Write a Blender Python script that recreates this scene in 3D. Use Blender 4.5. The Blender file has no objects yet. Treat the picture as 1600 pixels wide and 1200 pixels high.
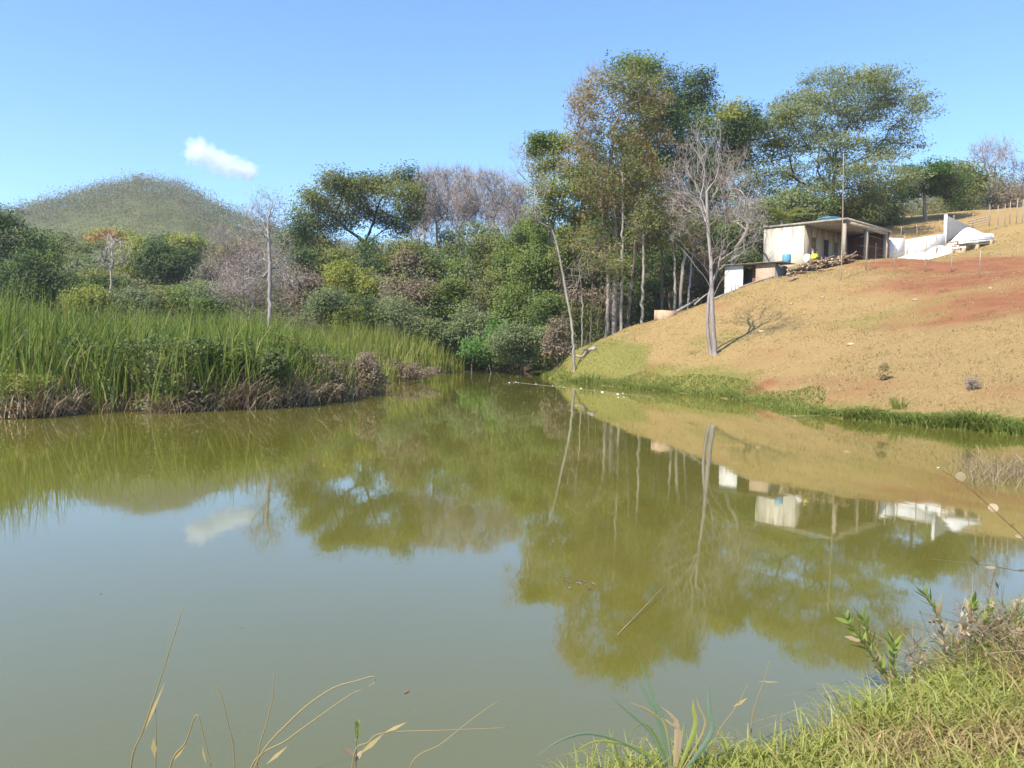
import bpy, math, random
import numpy as np
from mathutils import Matrix, Vector

rng = np.random.default_rng(7)
random.seed(7)
SC = bpy.context.scene
COL = SC.collection

# ------------------------------------------------------------------ camera
FPX, CH = 1256.0, 1.70
PITCH, ROLL = math.radians(2.5), math.radians(1.0)
_F = np.array([0, math.cos(PITCH), -math.sin(PITCH)])
_R0 = np.array([1.0, 0, 0]); _U0 = np.array([0, math.sin(PITCH), math.cos(PITCH)])
_R = _R0 * math.cos(ROLL) + _U0 * math.sin(ROLL)
_U = _U0 * math.cos(ROLL) - _R0 * math.sin(ROLL)
_C = np.array([0, 0, CH])
cam_d = bpy.data.cameras.new('camera'); cam = bpy.data.objects.new('camera', cam_d); COL.objects.link(cam)
cam_d.sensor_width = 36.0; cam_d.lens = 36.0 * FPX / 1600.0
cam_d.clip_start = 0.05; cam_d.clip_end = 8000
M = Matrix.Identity(4)
for i in range(3):
    M[i][0], M[i][1], M[i][2], M[i][3] = _R[i], _U[i], -_F[i], _C[i]
cam.matrix_world = M
SC.camera = cam

def ray(px, py):
    return _F + _R * ((px - 800) / FPX) + _U * ((600 - py) / FPX)
def P(px, py, D):
    r = ray(px, py); return _C + r * (D / r[1])
def W(px, py, z=0.0):
    r = ray(px, py); return _C + r * ((z - CH) / r[2])

# ------------------------------------------------------------------ sky, sun, exposure
SUN_EL, SUN_AZ = math.radians(47), math.radians(225)      # azimuth clockwise from +Y : behind and to the left
w = bpy.data.worlds.new('World'); SC.world = w; w.use_nodes = True
nt = w.node_tree; nt.nodes.clear()
sky = nt.nodes.new('ShaderNodeTexSky'); sky.sky_type = 'NISHITA'; sky.sun_disc = False
sky.sun_elevation = SUN_EL; sky.sun_rotation = SUN_AZ
sky.altitude = 700; sky.air_density = 1.0; sky.dust_density = 0.3; sky.ozone_density = 1.0
bg = nt.nodes.new('ShaderNodeBackground'); bg.inputs[1].default_value = 0.14
out = nt.nodes.new('ShaderNodeOutputWorld')
tint = nt.nodes.new('ShaderNodeMix'); tint.data_type = 'RGBA'; tint.blend_type = 'MULTIPLY'; tint.inputs[0].default_value = 1; tint.inputs[7].default_value = (.66, .92, 1.15, 1)
nt.links.new(sky.outputs[0], tint.inputs[6]); nt.links.new(tint.outputs[2], bg.inputs[0]); nt.links.new(bg.outputs[0], out.inputs[0])
sun_d = bpy.data.lights.new('sun', 'SUN'); sun_d.energy = 4.9; sun_d.angle = math.radians(0.55); sun_d.color = (1, 0.94, 0.84)
sun = bpy.data.objects.new('sun', sun_d); COL.objects.link(sun)
_sd = Vector((math.sin(SUN_AZ) * math.cos(SUN_EL), math.cos(SUN_AZ) * math.cos(SUN_EL), math.sin(SUN_EL)))
sun.rotation_euler = _sd.to_track_quat('Z', 'Y').to_euler()
vs = SC.view_settings
vs.view_transform = 'Standard'; vs.look = 'None'; vs.exposure = 0.8; vs.gamma = 1; vs.use_curve_mapping = False
SC.render.engine = 'CYCLES'
cy = SC.cycles
cy.max_bounces = 8; cy.diffuse_bounces = 3; cy.glossy_bounces = 3; cy.transmission_bounces = 3
cy.transparent_max_bounces = 6; cy.volume_bounces = 6
cy.use_adaptive_sampling = True; cy.adaptive_threshold = 0.02
cy.use_denoising = True
try: cy.denoiser = 'OPENIMAGEDENOISE'; cy.denoising_prefilter = 'ACCURATE'
except Exception: pass
cy.caustics_reflective = False; cy.caustics_refractive = False

# ------------------------------------------------------------------ helpers
def tag(o, label=None, cat=None, group=None, kind=None):
    if label: o['label'] = label
    if cat: o['category'] = cat
    if group: o['group'] = group
    if kind: o['kind'] = kind
    return o
def empty(name, loc, label=None, cat=None, group=None):
    o = bpy.data.objects.new(name, None); COL.objects.link(o); o.location = tuple(loc); o.empty_display_size = .2
    return tag(o, label, cat, group)
def link_mesh(name, me, parent=None, loc=None):
    o = bpy.data.objects.new(name, me); COL.objects.link(o)
    if parent: o.parent = parent
    if loc is not None: o.location = tuple(loc)
    return o
def np_mesh(name, V, polys, mats, smooth=False, mi=None):
    """V (n,3); polys list of int arrays (k,3)/(k,4)"""
    me = bpy.data.meshes.new(name)
    V = np.asarray(V, np.float32)
    polys = [np.asarray(p, np.int32) for p in polys if len(p)]
    me.vertices.add(len(V)); me.vertices.foreach_set('co', V.ravel())
    nl = sum(p.size for p in polys); npol = sum(len(p) for p in polys)
    me.loops.add(nl); me.polygons.add(npol)
    me.loops.foreach_set('vertex_index', np.concatenate([p.ravel() for p in polys]))
    tot = np.concatenate([np.full(len(p), p.shape[1], np.int32) for p in polys])
    st = np.concatenate([[0], np.cumsum(tot)[:-1]]).astype(np.int32)
    me.polygons.foreach_set('loop_start', st); me.polygons.foreach_set('loop_total', tot)
    if smooth: me.polygons.foreach_set('use_smooth', np.ones(npol, bool))
    for m in (mats if isinstance(mats, (list, tuple)) else [mats]): me.materials.append(m)
    if mi is not None: me.polygons.foreach_set('material_index', np.asarray(mi, np.int32))
    me.update(); return me

class MB:
    """collects geometry for one mesh"""
    def __init__(s): s.V = []; s.Q = []; s.T = []; s.n = 0
    def add(s, V, Q=(), T=()):
        V = np.asarray(V, float).reshape(-1, 3)
        s.V.append(V)
        if len(Q): s.Q.append(np.asarray(Q, int) + s.n)
        if len(T): s.T.append(np.asarray(T, int) + s.n)
        s.n += len(V); return s
    def box(s, lo, hi, M3=None, off=(0, 0, 0), jit=0):
        x0, y0, z0 = lo; x1, y1, z1 = hi
        V = np.array([[x0,y0,z0],[x1,y0,z0],[x1,y1,z0],[x0,y1,z0],[x0,y0,z1],[x1,y0,z1],[x1,y1,z1],[x0,y1,z1]], float)
        if jit: V += rng.normal(0, jit, V.shape)
        if M3 is not None: V = V @ np.asarray(M3).T
        V = V + np.asarray(off)
        return s.add(V, [[0,3,2,1],[4,5,6,7],[0,1,5,4],[1,2,6,5],[2,3,7,6],[3,0,4,7]])
    def tube(s, pts, rad, sides=6, cap=True):
        V, Q, T = tube(pts, rad, sides, cap); return s.add(V, Q, T)
    def data(s):
        V = np.concatenate(s.V); pol = []
        if s.Q: pol.append(np.concatenate(s.Q))
        if s.T: pol.append(np.concatenate(s.T))
        return V, pol
    def build(s, name, mat, parent=None, smooth=False, org=None, loc=None):
        V, pol = s.data()
        if org is not None: V = V - np.asarray(org)
        return link_mesh(name, np_mesh(name, V, pol, mat, smooth), parent, loc)

def tube(pts, rad, sides=6, cap=True):
    pts = np.asarray(pts, float); n = len(pts)
    rad = np.broadcast_to(np.asarray(rad, float), (n,))
    t = np.empty_like(pts); t[1:-1] = pts[2:] - pts[:-2]; t[0] = pts[1] - pts[0]; t[-1] = pts[-1] - pts[-2]
    t /= np.linalg.norm(t, axis=1, keepdims=True) + 1e-9
    m = t.mean(0); ref = np.array([1.0, 0.13, 0.07]) if abs(m[0]) < 0.7 * np.linalg.norm(m) + 1e-6 else np.array([0.1, 0.2, 1.0])
    a = np.cross(t, ref); a /= np.linalg.norm(a, axis=1, keepdims=True) + 1e-9
    b = np.cross(t, a)
    th = np.arange(sides) * (2 * math.pi / sides)
    V = pts[:, None, :] + rad[:, None, None] * (np.cos(th)[None, :, None] * a[:, None, :] + np.sin(th)[None, :, None] * b[:, None, :])
    V = V.reshape(-1, 3)
    i = (np.arange(n - 1) * sides)[:, None]; j = np.arange(sides)[None, :]; k = (j + 1) % sides
    Q = np.stack([i + j, i + k, i + sides + k, i + sides + j], -1).reshape(-1, 4)
    T = np.zeros((0, 3), int)
    if cap:
        c0, c1 = len(V), len(V) + 1
        V = np.vstack([V, pts[:1], pts[-1:]])
        jj = np.arange(sides); kk = (jj + 1) % sides; e = (n - 1) * sides
        T = np.vstack([np.stack([np.full(sides, c0), kk, jj], 1), np.stack([np.full(sides, c1), e + jj, e + kk], 1)])
    return V, Q, T

def smooth_path(pts, n):
    """Catmull-Rom through pts"""
    pts = np.asarray(pts, float)
    if len(pts) == 2:
        return pts[0] + (pts[1] - pts[0]) * np.linspace(0, 1, n)[:, None]
    p = np.vstack([2 * pts[0] - pts[1], pts, 2 * pts[-1] - pts[-2]])
    u = np.linspace(0, len(pts) - 1 - 1e-6, n); i = u.astype(int); f = (u - i)[:, None]
    a, b, c, d = p[i], p[i + 1], p[i + 2], p[i + 3]
    return .5 * ((2 * b) + (-a + c) * f + (2 * a - 5 * b + 4 * c - d) * f ** 2 + (-a + 3 * b - 3 * c + d) * f ** 3)

def unit(v): return v / (np.linalg.norm(v, axis=-1, keepdims=True) + 1e-9)
def leaf_tris(C, L, Wd, outw=None, droop=0.0, r=rng):
    """one small three-cornered leaf for each centre, turned outwards and to the light as leaves are"""
    n = len(C); nor = r.normal(size=(n, 3)) * .75 + np.array([-.3, -.35, .75])
    if outw is not None: nor = nor + outw * .8
    nor = unit(nor); ax = unit(np.cross(nor, r.normal(size=(n, 3)))); ax[:, 2] -= droop; ax = unit(ax); sd = unit(np.cross(nor, ax))
    l = (L * r.uniform(.6, 1.4, n))[:, None] * .5; ww = (Wd * r.uniform(.6, 1.4, n))[:, None] * .5
    V = np.stack([C - ax * l - sd * ww, C - ax * l * .6 + sd * ww, C + ax * l], 1).reshape(-1, 3)
    return V, np.arange(3 * n).reshape(-1, 3)
def leaf_quads(C, L, Wd, up=0.4, droop=0.0, r=rng):
    """one rhombic leaf for each centre"""
    n = len(C)
    nor = unit(r.normal(size=(n, 3)) + np.array([0, 0, up * 2]))
    ax = unit(np.cross(nor, r.normal(size=(n, 3)))); ax[:, 2] -= droop; ax = unit(ax)
    sd = unit(np.cross(nor, ax))
    l = (L * r.uniform(.65, 1.35, n))[:, None] * .5; ww = (Wd * r.uniform(.65, 1.35, n))[:, None] * .5
    V = np.stack([C - ax * l, C + sd * ww, C + ax * l, C - sd * ww], 1).reshape(-1, 3)
    return V, np.arange(4 * n).reshape(-1, 4)

# ------------------------------------------------------------------ materials
def new_mat(name):
    m = bpy.data.materials.new(name); m.use_nodes = True
    t = m.node_tree; t.nodes.clear(); return m, t
def N(t, typ, **kw):
    n = t.nodes.new(typ)
    for k, v in kw.items(): setattr(n, k, v)
    return n
def ramp(t, stops):
    r = N(t, 'ShaderNodeValToRGB'); e = r.color_ramp.elements
    while len(e) < len(stops): e.new(.5)
    for el, (p, c) in zip(e, stops): el.position = p; el.color = (*c, 1)
    return r
def noise(t, scale, detail=4, rough=.55, coord='Object', vec=None):
    n = N(t, 'ShaderNodeTexNoise'); n.inputs['Scale'].default_value = scale; n.inputs['Detail'].default_value = detail
    n.inputs['Roughness'].default_value = rough
    if vec is None:
        tc = N(t, 'ShaderNodeTexCoord'); t.links.new(tc.outputs[coord], n.inputs['Vector'])
    else: t.links.new(vec, n.inputs['Vector'])
    return n
def mixc(t, f, a, b, mode='MIX'):
    m = N(t, 'ShaderNodeMix', data_type='RGBA', blend_type=mode)
    for s, v in ((0, f), (6, a), (7, b)):
        if hasattr(v, 'default_value') or hasattr(v, 'is_linked'): t.links.new(v, m.inputs[s])
        else: m.inputs[s].default_value = (*v, 1) if isinstance(v, tuple) else v
    return m.outputs[2]
def math_n(t, op, a, b=None, clamp=False):
    m = N(t, 'ShaderNodeMath', operation=op); m.use_clamp = clamp
    for s, v in ((0, a), (1, b)):
        if v is None: continue
        if isinstance(v, (int, float)): m.inputs[s].default_value = v
        else: t.links.new(v, m.inputs[s])
    return m.outputs[0]
def principled(t, color, rough=.8, bump=None, bstr=.3, bdist=.02, spec=.3):
    b = N(t, 'ShaderNodeBsdfPrincipled'); b.inputs['Specular IOR Level'].default_value = spec
    if isinstance(color, tuple): b.inputs['Base Color'].default_value = (*color, 1)
    else: t.links.new(color, b.inputs['Base Color'])
    b.inputs['Roughness'].default_value = rough
    if bump is not None:
        bp = N(t, 'ShaderNodeBump'); bp.inputs['Strength'].default_value = bstr; bp.inputs['Distance'].default_value = bdist
        t.links.new(bump, bp.inputs['Height']); t.links.new(bp.outputs[0], b.inputs['Normal'])
    o = N(t, 'ShaderNodeOutputMaterial'); t.links.new(b.outputs[0], o.inputs[0]); return b

def leaf_mat(name, cols, trans=.35, nscale=.35, rough=.6, spec=.25):
    """several leaf colours picked leaf by leaf and drifting from clump to clump"""
    m, t = new_mat(name)
    g = N(t, 'ShaderNodeNewGeometry')
    nz = noise(t, nscale, 3)
    nn = math_n(t, 'MULTIPLY_ADD', nz.outputs[0], 1.5); t.nodes[-1].inputs[2].default_value = -.25
    f = math_n(t, 'ADD', math_n(t, 'MULTIPLY', g.outputs['Random Per Island'], .55), math_n(t, 'MULTIPLY', nn, .5), clamp=True)
    r = ramp(t, [(i / max(1, len(cols) - 1) * .9 + .05, c) for i, c in enumerate(cols)])
    t.links.new(f, r.inputs[0])
    b = N(t, 'ShaderNodeBsdfPrincipled'); b.inputs['Roughness'].default_value = rough; b.inputs['Specular IOR Level'].default_value = spec
    t.links.new(r.outputs[0], b.inputs['Base Color'])
    tr = N(t, 'ShaderNodeBsdfTranslucent')
    t.links.new(mixc(t, 1.0, r.outputs[0], (1.0, 1.0, .55), 'MULTIPLY'), tr.inputs[0])
    mx = N(t, 'ShaderNodeMixShader'); mx.inputs[0].default_value = trans
    t.links.new(b.outputs[0], mx.inputs[1]); t.links.new(tr.outputs[0], mx.inputs[2])
    o = N(t, 'ShaderNodeOutputMaterial'); t.links.new(mx.outputs[0], o.inputs[0]); return m
def bark_mat(name, a, b, scale=3.0):
    m, t = new_mat(name)
    mp = N(t, 'ShaderNodeMapping'); mp.inputs['Scale'].default_value = (1, 1, .25)
    tc = N(t, 'ShaderNodeTexCoord'); t.links.new(tc.outputs['Object'], mp.inputs[0])
    n1 = noise(t, scale, 5, .65, vec=mp.outputs[0])
    r = ramp(t, [(.3, a), (.7, b)]); t.links.new(n1.outputs[0], r.inputs[0])
    principled(t, r.outputs[0], .9, n1.outputs[0], .5, .03, .15); return m
def plain_mat(name, a, b, scale=4.0, rough=.8, bstr=.2, spec=.3, lo=.35, hi=.68, bdist=.01):
    m, t = new_mat(name)
    n1 = noise(t, scale, 6, .65); r = ramp(t, [(lo, a), (hi, b)]); t.links.new(n1.outputs[0], r.inputs[0])
    principled(t, r.outputs[0], rough, n1.outputs[0], bstr, bdist, spec); return m

LM = {
 'dark':   leaf_mat('leaf_dark_green', [(.038,.062,.018), (.078,.118,.03), (.15,.195,.055)], .35),
 'mid':    leaf_mat('leaf_mid_green', [(.08,.115,.026), (.155,.21,.045), (.26,.31,.085)], .42),
 'grey':   leaf_mat('leaf_grey_green', [(.10,.125,.055), (.19,.225,.095), (.31,.335,.165)], .42),
 'olive':  leaf_mat('leaf_olive', [(.085,.098,.026), (.175,.19,.05), (.30,.30,.09)], .4),
 'yellow': leaf_mat('leaf_yellow_green', [(.15,.16,.026), (.27,.285,.05), (.41,.40,.095)], .42),
 'bright': leaf_mat('leaf_bright_green', [(.06,.13,.026), (.125,.24,.044), (.21,.34,.075)], .42),
 'rust':   leaf_mat('leaf_rust', [(.13,.105,.045), (.25,.18,.075), (.38,.27,.12)], .38),
 'orange': leaf_mat('leaf_orange', [(.22,.135,.03), (.40,.22,.055), (.47,.32,.085)], .38),
 'brown':  leaf_mat('leaf_dead_brown', [(.10,.07,.045), (.22,.16,.105), (.34,.265,.185)], .3),
 'pink':   leaf_mat('twig_haze', [(.22,.17,.145), (.32,.25,.215), (.43,.35,.30)], .3),
}
BM = {
 'pale': bark_mat('bark_pale', (.2,.165,.135), (.42,.36,.30)),
 'white': bark_mat('bark_white', (.32,.28,.23), (.58,.52,.44)),
 'dark': bark_mat('bark_dark', (.035,.028,.024), (.10,.08,.065)),
 'brown': bark_mat('bark_brown', (.09,.065,.05), (.2,.155,.125)),
 'lilac': bark_mat('bark_grey_lilac', (.2,.165,.15), (.4,.345,.325)),
 'twig': bark_mat('bark_twig', (.22,.17,.145), (.38,.31,.27)),
}

# ------------------------------------------------------------------ terrain heights
_shore_px = [(830,583),(865,592),(930,601),(1000,608),(1050,612),(1110,619),(1180,629),(1240,642),(1320,654),(1390,660),(1450,667),(1520,672),(1600,680)]
shore_right = [W(*p)[:2] for p in _shore_px]
_left_px = [(-10,654),(60,653),(110,647),(200,643),(260,646),(330,641),(400,639),(470,634),(540,626),(600,613),(612,600),(640,592),(690,585),(740,579),(760,575)]
shore_left = [W(*p)[:2] for p in _left_px]
near = [(12.5,13.5),(9.6,11.2),(8.2,9.0),(6.2,7.0),(4.6,5.6)] + [W(*p, .12)[:2] for p in ((1600,965),(1530,985),(1460,1020),(1400,1052),(1340,1085),(1280,1118),(1200,1130),(1100,1142),(1040,1152),(960,1172),(880,1195))] + [(.1,2.7),(-.6,2.5),(-1.6,2.45),(-3,2.6),(-6,2.6),(-12,3),(-24,4),(-34,8),(-34,14),(-22,15.5)]
POND = np.array(list(shore_right) + [np.array(p) for p in near] + list(shore_left) + [np.array(W(790,572)[:2])])

def sd_poly(X, Y, poly):
    """signed distance, negative inside"""
    d = np.full(X.shape, 1e9); inside = np.zeros(X.shape, bool)
    n = len(poly)
    for i in range(n):
        a, b = poly[i], poly[(i + 1) % n]
        e = b - a; wx, wy = X - a[0], Y - a[1]
        h = np.clip((wx * e[0] + wy * e[1]) / (e @ e + 1e-9), 0, 1)
        d = np.minimum(d, (wx - e[0] * h) ** 2 + (wy - e[1] * h) ** 2)
        c = ((a[1] > Y) != (b[1] > Y)) & (X < e[0] * (Y - a[1]) / (e[1] if e[1] else 1e-9) + a[0])
        inside ^= c
    d = np.sqrt(d); return np.where(inside, -d, d)

HK = P(1255, 411, 56.0)                      # near corner of the house on the ground
HU = np.array([.69, -.724, 0]); HU /= np.linalg.norm(HU); HV = np.array([-HU[1], HU[0], 0])
def hp(u, v, z=0): return HK + HU * u + HV * v + np.array([0, 0, z])
_ctl = [tuple(p) + (0.0,) for p in shore_right[::2]] + [tuple(p) + (0.05,) for p in shore_left]
for q in [(1115,555,36),(985,507,48.5),(1030,499,48),(1065,487,47.5),(1110,471,47.3),(1165,443,49.5),(1235,424,52.0),(1290,424,51.5),(1340,412,52.5),
          (1400,405,55),(1475,398,58),(1600,500,28),(1600,430,38),(1600,345,60),(1500,430,45),(1450,365,76),(1560,350,72),(1400,500,35),(1250,500,39),
          (1000,560,40),(920,560,43),(880,560,49),(905,548,46),(940,530,47.5),(1300,600,25.5),(1450,600,23),(1600,600,21),(1700,345,60),(1800,400,48),(1800,600,20)]:
    _ctl.append(tuple(P(*q)))
for u, v, z in [(-3.2,-.3,-.6),(-3.2,3.6,-.2),(-3.2,7.4,.2),(0,0,-.05),(0,3.6,-.05),(0,7.2,0),(2.9,0,-.08),(2.9,3.6,-.02),(2.9,7.2,.1),(4.5,0,-.3),(5,5,.0),(-6,0,-2.4),(-6,6,-1.6),(-1.5,-1.5,-.9)]:
    _ctl.append(tuple(hp(u, v, z)))
_ctl += [(13,58,3.0),(10,55,1.6),(5,55,.5),(2,62,.4),(8,66,2.4),(16,72,6.0),(0,80,1.2),(-10,70,.4),(-20,60,.3),(-30,45,.25),(-40,30,.3),(-30,20,.2),(-14,40,.15),(-18,26,.15),(-8,50,.15),
         (-30,80,1.5),(-60,80,3),(-60,40,1.5),(0,110,6),(-30,120,7),(-70,120,8),(25,90,14.5),(35,100,17),(50,100,19),(65,80,18),(80,60,15),(50,60,12.5),(60,30,8),(40,20,4.6),(25,15,2.2),(14,10,.7),
         (0,0,.3),(0,-4,.5),(10,-4,1.0),(-12,-4,.6),(30,-5,2.5),(3,3,.22),(5,4.5,.28),(60,130,20),(20,140,14),(90,120,20),(0,160,10),(-90,60,6),(-90,150,10),(100,0,10),(-60,-10,2)]
_ctl = np.array(_ctl, float)
def _fit(c):
    n = len(c); A = np.zeros((n + 3, n + 3))
    d = np.hypot(c[:, None, 0] - c[None, :, 0], c[:, None, 1] - c[None, :, 1])
    A[:n, :n] = d - np.eye(n) * .6; A[:n, n] = 1; A[:n, n + 1:] = c[:, :2]; A[n:, :n] = A[:n, n:].T
    return np.linalg.solve(A, np.concatenate([c[:, 2], np.zeros(3)]))
_wt = _fit(_ctl)
def sstep(a, b, x):
    t = np.clip((x - a) / (b - a), 0, 1); return t * t * (3 - 2 * t)
def vnoise(X, Y, s, seed=0):
    """cheap value noise"""
    x = X * s + seed * 17.3; y = Y * s + seed * 9.1
    xi = np.floor(x).astype(int); yi = np.floor(y).astype(int); fx = x - xi; fy = y - yi
    fx = fx * fx * (3 - 2 * fx); fy = fy * fy * (3 - 2 * fy)
    def h(a, b):
        v = np.sin(a * 127.1 + b * 311.7 + seed * 74.7) * 43758.5453; return v - np.floor(v)
    return (h(xi, yi) * (1 - fx) + h(xi + 1, yi) * fx) * (1 - fy) + (h(xi, yi + 1) * (1 - fx) + h(xi + 1, yi + 1) * fx) * fy
def terrain(X, Y, full=False):
    X = np.asarray(X, float); Y = np.asarray(Y, float); sh = X.shape
    x = np.clip(X.ravel(), -120, 140); y = np.clip(Y.ravel(), -20, 190)
    z = _wt[-3] + _wt[-2] * x + _wt[-1] * y
    for k in range(len(_ctl)): z = z + _wt[k] * np.hypot(x - _ctl[k, 0], y - _ctl[k, 1])
    xr, yr = X.ravel(), Y.ravel()
    sd = sd_poly(xr, yr, POND) + (vnoise(xr, yr, .9, 3) - .5) * .5 * sstep(5, 9, np.hypot(xr, yr)) + (vnoise(xr, yr, 3.5, 5) - .5) * .14
    z = z + (vnoise(xr, yr, .35, 1) - .5) * .25 * sstep(1, 6, sd) + (vnoise(xr, yr, 1.6, 2) - .5) * .07 * sstep(.3, 2, sd)
    zo = np.maximum(z, .05 + .1 * np.minimum(sd, 1.5))
    out_ = .0 + (zo - .0) * sstep(-.15, 1.5, sd) + .05 * sstep(-.1, .2, sd)
    in_ = -.03 + np.maximum(sd, -3) * .3
    r = np.where(sd > 0, out_, np.minimum(in_, .0)).reshape(sh)
    return (r, sd.reshape(sh)) if full else r
def Z(x, y): return float(terrain(np.array([x]), np.array([y]))[0])
def on_ground(px, py, D):
    """ground point under the line of sight at distance D"""
    p = P(px, py, D); p[2] = Z(p[0], p[1]); return p
def hit(px, py, d0=2.0, d1=110.0):
    """where the line of sight meets the ground"""
    D = np.geomspace(d0, d1, 500); r = ray(px, py)
    pts = _C + r * (D / r[1])[:, None]
    g = np.maximum(terrain(pts[:, 0], pts[:, 1]), 0)
    k = np.argmax(pts[:, 2] <= g)
    p = pts[k].copy(); p[2] = g[k]; return p

# ------------------------------------------------------------------ ground sheet
def axis(lo, hi, step, far_lo, far_hi):
    a = np.arange(lo, hi + 1e-6, step)
    o1 = lo - np.cumsum(step * 1.35 ** np.arange(1, 60)); o1 = o1[o1 > far_lo]; o2 = hi + np.cumsum(step * 1.35 ** np.arange(1, 60)); o2 = o2[o2 < far_hi]
    return np.concatenate([[far_lo], o1[::-1], a, o2, [far_hi]])
gx = axis(-40, 50, .4, -1000, 1000)
gy = np.concatenate([axis(-6, 14, .2, -200, 14)[:-1], axis(14.2, 92, .4, 14.1, 1000)[1:]])
GX, GY = np.meshgrid(gx, gy)
GZ, GSD = terrain(GX, GY, True)
nx, ny = len(gx), len(gy)
ii = np.arange(nx * ny).reshape(ny, nx)
gq = np.stack([ii[:-1, :-1], ii[:-1, 1:], ii[1:, 1:], ii[1:, :-1]], -1).reshape(-1, 4)

# colour zones of the hillside: bare red soil, green sward near the water
SOIL_SPOTS = [(hit(1490,445), 5.5, 1.0), (hit(1570,430), 6.5, 1.1), (hit(1420,425), 3.5, .9), (hit(1600,470), 5.5, 1.1), (hit(1500,412), 5.5, 1.3), (hit(1390,412), 3.5, 1.2), (hit(1440,408), 3.5, 1.2), (hit(1100,440, 30), 3, .7), (hit(1350,606), 1.8, .5), (hit(1290,600), 1.5, .55), (hit(1245,597), 1.2, .5), (hit(1570,612), 1.3, .5),
              (hit(1120,480, 30), 1.3, .5), (hit(1010,582), 1.5, .45), (hit(1190,607), 1.2, .8), (hit(1190,560), 2.0, .35), (np.array([13,56,0]), 4.0, .9), (np.array([11,60,0]), 6, .7), (np.array([16,57,0]), 4, .9)]
def zones(X, Y, Zv, sd):
    soil = np.zeros(X.shape)
    wob = (vnoise(X, Y, .5, 11) - .5) * 1.6 + (vnoise(X, Y, 1.7, 12) - .5) * .8
    for p, r, a in SOIL_SPOTS:
        d = np.hypot(X - p[0], Y - p[1]); soil = np.maximum(soil, a * (1 - sstep(.1, 1.25, d / r + wob * .32)))
    green = 1 - sstep(.2, 3.2, sd + (vnoise(X, Y, .4, 13) - .5) * 5 + np.maximum(0, X - 12) * .3 - np.maximum(0, 9 - X) * .25)
    green = np.maximum(green, .45 * sstep(.62, .8, vnoise(X, Y, .3, 14)))
    woods = np.maximum(sstep(46, 54, Y - np.maximum(0, X - 12) * 2.5 + wob), sstep(-2, -7, X) * sstep(6, 12, Y))
    near_ = 1 - sstep(6, 9, Y)
    return soil * (1 - near_), np.maximum(green, near_) * (1 - woods), woods * (1 - near_)
zs, zg, zw = zones(GX, GY, GZ, GSD)
gm, t = new_mat('hill_pasture')
at = N(t, 'ShaderNodeAttribute', attribute_name='zone'); sep = N(t, 'ShaderNodeSeparateColor'); t.links.new(at.outputs['Color'], sep.inputs[0])
n1 = noise(t, 1.1, 6, .7); n2 = noise(t, 9, 5, .7); n3 = noise(t, 34, 3, .7); n4 = noise(t, .22, 3, .5)
straw = ramp(t, [(.3, (.27,.185,.07)), (.5, (.415,.292,.12)), (.72, (.525,.395,.185))]); t.links.new(n2.outputs[0], straw.inputs[0])
strawb = mixc(t, math_n(t, 'MULTIPLY', n4.outputs[0], .7), straw.outputs[0], (.45,.27,.115))
grn = ramp(t, [(.3, (.14,.14,.03)), (.55, (.28,.25,.07)), (.75, (.40,.34,.12))]); t.links.new(n2.outputs[0], grn.inputs[0])
soilc = ramp(t, [(.3, (.27,.105,.05)), (.7, (.43,.195,.095))]); t.links.new(n1.outputs[0], soilc.inputs[0])
def soft(src, nz, k):
    a = math_n(t, 'ADD', src, math_n(t, 'MULTIPLY', math_n(t, 'SUBTRACT', nz, .5), k))
    m = N(t, 'ShaderNodeMapRange'); m.interpolation_type = 'SMOOTHSTEP'
    m.inputs[1].default_value = .12; m.inputs[2].default_value = .95; t.links.new(a, m.inputs[0]); return m.outputs[0]
c = mixc(t, soft(sep.outputs[1], n1.outputs[0], 1.1), strawb, grn.outputs[0])
c = mixc(t, soft(sep.outputs[0], n2.outputs[0], .8), c, soilc.outputs[0])
litter = ramp(t, [(.3, (.05,.032,.02)), (.7, (.16,.105,.06))]); t.links.new(n2.outputs[0], litter.inputs[0])
c = mixc(t, sep.outputs[2], c, litter.outputs[0])
c = mixc(t, .35, c, mixc(t, n3.outputs[0], (.25,.22,.18), (1.0,1.0,1.0)), 'MULTIPLY')
hb = math_n(t, 'ADD', n3.outputs[0], math_n(t, 'MULTIPLY', n2.outputs[0], 1.5))
principled(t, c, .95, hb, .9, .05, .1)
gme = np_mesh('ground', np.stack([GX.ravel(), GY.ravel(), GZ.ravel()], 1), [gq], gm, True)
ca = gme.color_attributes.new('zone', 'FLOAT_COLOR', 'POINT')
ca.data.foreach_set('color', np.stack([zs.ravel(), zg.ravel(), zw.ravel(), np.ones(zs.size)], 1).astype(np.float32).ravel())
tag(link_mesh('ground', gme), 'dry grass hillside and banks around the pond', kind='structure')

# ------------------------------------------------------------------ pond
wm, t = new_mat('pond_water')
tc = N(t, 'ShaderNodeTexCoord')
mp = N(t, 'ShaderNodeMapping'); mp.inputs['Scale'].default_value = (1.0, .55, 1); t.links.new(tc.outputs['Object'], mp.inputs[0])
w1 = noise(t, 1.3, 3, .5, vec=mp.outputs[0]); w2 = noise(t, 9, 2, .5, vec=mp.outputs[0])
hgt = math_n(t, 'ADD', w1.outputs[0], math_n(t, 'MULTIPLY', w2.outputs[0], .10))
murk = noise(t, .12, 3, .5)
mc = ramp(t, [(.35, (.122,.111,.017)), (.65, (.139,.123,.024))]); t.links.new(murk.outputs[0], mc.inputs[0])
b = principled(t, mc.outputs[0], .03, hgt, .07, .02, .5)
b.inputs['IOR'].default_value = 2.1
tag(link_mesh('pond_water', np_mesh('pond_water', np.array([(-45, -5, 0), (20, -5, 0), (20, 90, 0), (-45, 90, 0)], float), [np.array([[0, 1, 2, 3]])], wm)), 'still murky green pond water', kind='structure')

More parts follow.
